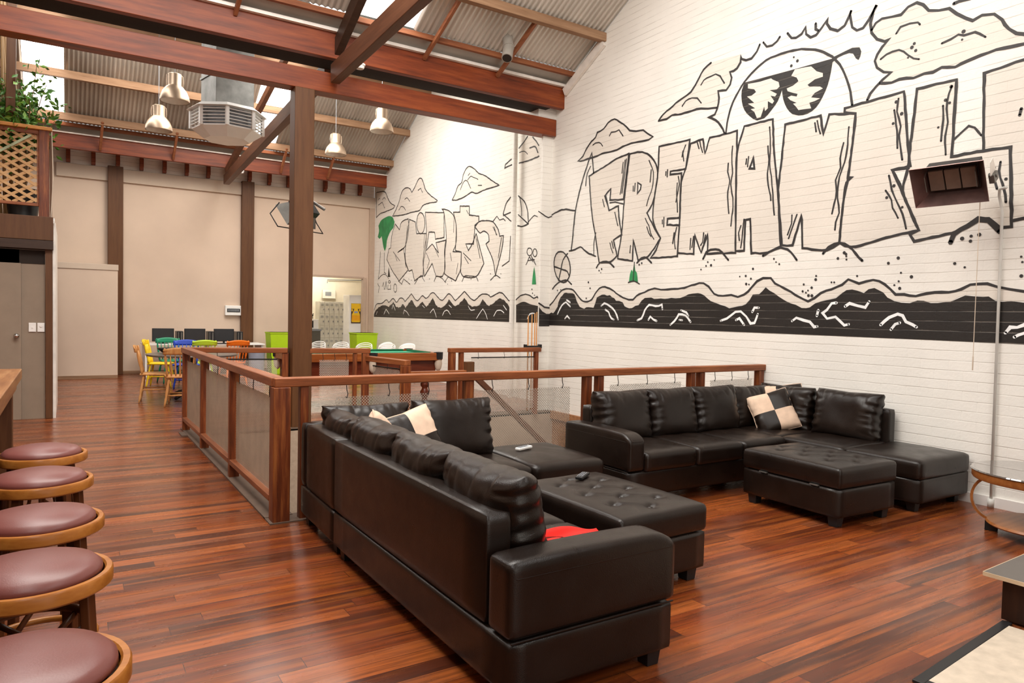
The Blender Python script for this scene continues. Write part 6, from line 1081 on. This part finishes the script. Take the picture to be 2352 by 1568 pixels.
for x, y, l in ((3.22, 11.12, 'pale ball resting on the pool table cloth'),):
    b = B(); b.lathe([(.028*sin(pi*k/12), .028-.028*cos(pi*k/12)) for k in range(13)], n=16, caps=False); o = mk('pool_ball', b, 'ball', smooth=True); o.location = (x+.85, 10.82, .835); tag(o, l, 'ball')
for k, x in enumerate((6.09, 6.16, 6.215, 6.25)):
    b = B(); b.tube([(0, 0, 0), (.0, .02, 1.5)], .012, 8, rs=[.015, .007]); o = mk('billiard_cue', b, 'cuewood', smooth=True); o.location = (x, 9.10, .02+.02*k); tag(o, 'wooden billiard cue standing in the rack against the mural pier', 'cue', 'billiard cues by the pier')
t = thing('cue_rack', 'small dark cue rack on the mural pier holding four cues', 'rack', (6.19, 9.12, 1.02)); b = B(); b.box(-.14, .14, -.04, .03, 0, .03); b.box(-.16, -.14, -.05, .03, -.01, .05); b.box(.12, .14, -.05, .05, -.01, .05); mk('bracket_bar', b, 'black', t, bev=.004)

# spindle chairs
def spindle_chair(m, label, loc, rz, detail=True):
    t = thing('spindle_chair', label, 'chair', loc, rz)
    b = rbox(10, 10, 4, .43, .42, .035, .017, lambda x, y, z: (x*(1-.12*(y/.21)), y, z+.435)); mk('seat', b, m, t, smooth=True, weld=True)
    for sx in (-1, 1):
        for sy in (-1, 1):
            b = B(); p0 = Vector((sx*.15, sy*.15, .44)); p1 = Vector((sx*.215, sy*.215, 0))
            q = [0, .1, .18, .24, .3, .5, .62, .68, .75, .9, 1]; rs = [.014, .018, .02, .015, .02, .021, .019, .013, .018, .014, .011]
            b.tube([p0.lerp(p1, f) for f in q], .02, 10, rs=rs); mk('leg', b, m, t, smooth=True)
    b = B(); b.tube([(-.185, -.18, .17), (0, -.18, .17), (.185, -.18, .17)], .012, 8, rs=[.009, .016, .009]); b.tube([(-.185, .18, .17), (0, .18, .17), (.185, .18, .17)], .012, 8, rs=[.009, .016, .009]); b.tube([(-.182, -.18, .21), (-.182, .18, .21)], .011, 8); b.tube([(.182, -.18, .21), (.182, .18, .21)], .011, 8); mk('stretchers', b, m, t, smooth=True)
    for sx in (-1, 1):
        b = B(); p0 = Vector((sx*.18, .17, .455)); p1 = Vector((sx*.215, .26, .90)); q = [0, .15, .25, .33, .5, .66, .75, .9, 1]; b.tube([p0.lerp(p1, f) for f in q], .015, 8, rs=[.014, .019, .012, .018, .02, .018, .012, .016, .012]); mk('back_post', b, m, t, smooth=True)
    for i in range(5):
        b = B(); x = -.12+.06*i; p0 = Vector((x, .175, .455)); p1 = Vector((x*1.15, .25, .82)); b.tube([p0.lerp(p1, f) for f in (0, .2, .4, .55, .7, 1)], .01, 8, rs=[.008, .015, .008, .015, .009, .007]); mk('spindle', b, m, t, smooth=True)
    def cr(p, q):
        x = -.235+.47*p; z = .805+.11*q-(.035*(abs(2*p-1)**2) if q > .5 else 0); return (x, .255+.03*(1-(2*p-1)**2)+.02*q, z)
    b = B(); b.grid(cr, 16, 4); o = mk('crest_rail', b, m, t, smooth=True); md = o.modifiers.new('thick', 'SOLIDIFY'); md.thickness = .022; md.offset = 0
    return t
spindle_chair('golden', 'golden pine spindle-back chair at the dark round table, turned sideways to the viewer', (1.20, 12.66, 0), radians(82))
spindle_chair('golden', 'golden pine spindle-back chair at the dark round table, half hidden by the railing', (1.50, 12.05, 0), radians(172))
for m, c, x, y, r in (('yellow', 'yellow', 1.52, 15.0, 75), ('emerald', 'dark green', 1.80, 15.75, 10), ('blue', 'blue', 1.92, 14.6, -8), ('limed', 'lime green', 2.22, 15.0, 190), ('orange', 'orange', 2.80, 14.9, 195)):
    spindle_chair(m, '%s painted spindle chair near the computer desk' % c, (x, y, 0), radians(r))
t = thing('round_table', 'dark round dining table behind the railing with black bowl on it', 'table', (1.80, 12.95, 0))
b = B(); b.lathe([(0, .72), (.70, .72), (.715, .735), (.71, .75), (0, .75)], n=48, caps=False); mk('tabletop', b, 'laminate', t, auto=40)
b = B(); b.lathe([(.06, .08), (.05, .3), (.075, .5), (.05, .72)], n=20, caps=False); mk('pedestal', b, 'black', t, smooth=True)
for k in range(4):
    a = pi/4+k*pi/2; b = B(); b.tube([(0, 0, .14), (cos(a)*.25, sin(a)*.25, .09), (cos(a)*.42, sin(a)*.42, .03)], .03, 8, rs=[.05, .035, .025]); mk('foot', b, 'black', t, smooth=True)
b = B(); b.lathe([(.06, 0), (.09, .005), (.17, .07), (.185, .09), (.17, .085), (.08, .02), (0, .015)], n=28, caps=False); o = mk('bowl', b, 'black', smooth=True); o.location = (1.46, 13.2, .75); tag(o, 'wide black bowl on the dark round table', 'bowl')
b = B(); b.box(-.2, .2, -.12, .12, 0, .05); b.box(-.1, .12, -.08, .1, .05, .09); o = mk('board_game_box', b, 'black', bev=.006); o.location = (1.72, 12.85, .752); tag(o, 'dark flat boxes lying on the round table', 'box')
o = None
# computer desk
t = thing('computer_desk', 'white long desk along the rear wall carrying three computers', 'desk', (2.75, 17.45, 0))
b = B(); b.box(-1.35, 1.2, -.35, .45, .70, .73); mk('desktop', b, 'whitep', t, bev=.004)
for x in (-1.3, 0, 1.15):
    b = B(); b.box(x-.02, x+.02, -.3, .4, 0, .70); mk('leg', b, 'whitep', t)
for k, (x, l) in enumerate(((1.80, 'left'), (2.45, 'middle'), (3.07, 'right'))):
    t = thing('monitor', 'black flat computer monitor, %s one on the long desk' % l, 'monitor', (x, 17.3, .73), 0, 'computer monitors')
    b = B(); b.box(-.22, .22, -.02, .02, .05, .34); mk('housing', b, 'black', t, bev=.006)
    b = B(); b.box(-.205, .205, -.0225, -.0195, .068, .325); mk('screen', b, 'screen', t)
    b = B(); b.box(-.1, .1, -.07, .07, 0, .012); b.box(-.02, .02, -.01, .02, .01, .08); mk('stand', b, 'black', t)
    t = thing('computer_tower', 'black computer tower on the desk, beside the %s monitor' % l, 'computer', (x+.33, 17.35, .73), 0, 'computer towers')
    b = B(); b.box(-.065, .065, -.18, .18, 0, .28); mk('case', b, 'black', t, bev=.004)
    b = B(); b.box(-.04, -.025, -.184, -.179, .02, .26); b.box(.02, .04, -.184, -.179, .02, .26); mk('front_trim', b, 'steel', t)
    if k: 
        b = B(); b.box(-.2, .2, -.07, .07, 0, .02); o = mk('keyboard', b, 'black', bev=.004); o.location = (x, 17.16, .73); tag(o, 'black keyboard in front of the %s monitor' % l, 'keyboard')
# bins
def tapered_bin(loc, w, h, label):
    t = thing('planter_bin', label, 'bin', loc)
    b = B(); b.frus(-w/2+.05, w/2-.05, -w/2+.05, w/2-.05, 0, h, .05, .05); mk('body', b, 'lime', t, bev=.006)
    b = B(); b.box(-w/2-.01, w/2+.01, -w/2-.01, w/2+.01, h-.03, h); mk('rim', b, 'lime', t, bev=.004)
tapered_bin((4.33, 17.35, 0), .52, 1.0, 'tall lime green tapered bin left of the brown pillar')
tapered_bin((6.45, 17.3, 0), .56, 1.0, 'tall lime green tapered bin beside the mural wall corner')
t = thing('waste_bin', 'round blue-grey waste bin behind the railing by the rear wall', 'bin', (3.72, 16.9, 0)); b = B(); b.lathe([(0, 0), (.16, 0), (.19, .6), (.195, .62), (.18, .62), (.15, .03), (0, .03)], n=28, caps=False); mk('drum', b, 'bluegrey', t, auto=40)
# white plastic chairs
def shell_chair(loc, rz, label, slots=False, group=None):
    t = thing('plastic_chair', label, 'chair', loc, rz, group)
    def f(p, q):
        a = pi*(p-.5); x = .24*sin(a)*(1-.15*q**3); z = .44+.40*q-(.10*abs(2*p-1)**2*q); return (x, .12+.12*cos(a)*(1)+.06*q, z)
    if slots:
        b = B()
        for k in range(7):
            z = 1-.12*k; b.tube([f(i/14, .15+.85*z) if True else 0 for i in range(15)], .010, 6)
        mk('backrest', b, 'whitep', t, smooth=True)
    else:
        b = B(); b.grid(f, 16, 10); o = mk('backrest', b, 'whitep', t, smooth=True); md = o.modifiers.new('thick', 'SOLIDIFY'); md.thickness = .01
    b = rbox(8, 8, 3, .46, .44, .03, .014, lambda x, y, z: (x, y, z+.43)); mk('seat', b, 'whitep', t, smooth=True, weld=True)
    for sx in (-1, 1):
        for sy in (-1, 1):
            b = B(); b.tube([(sx*.16, sy*.16, .43), (sx*.22, sy*.22, 0)], .015, 8); mk('leg', b, 'whitep', t, smooth=True)
    return t
for x, y, l in ((4.62, 15.6, 'leftmost of the four'), (5.02, 15.2, 'second from left of the four'), (5.42, 14.8, 'third from left of the four'), (5.78, 14.35, 'rightmost of the four')):
    shell_chair((x, y, 0), radians(-55), 'white slatted plastic chair behind the pool table, '+l, True, 'white slatted chairs')
shell_chair((6.13, 15.4, 0), radians(-70), 'white shell chair just right of the lime bin, against the mural wall')
shell_chair((6.40, 14.7, 0), radians(-60), 'white shell chair against the mural wall, nearer of the two shell chairs')
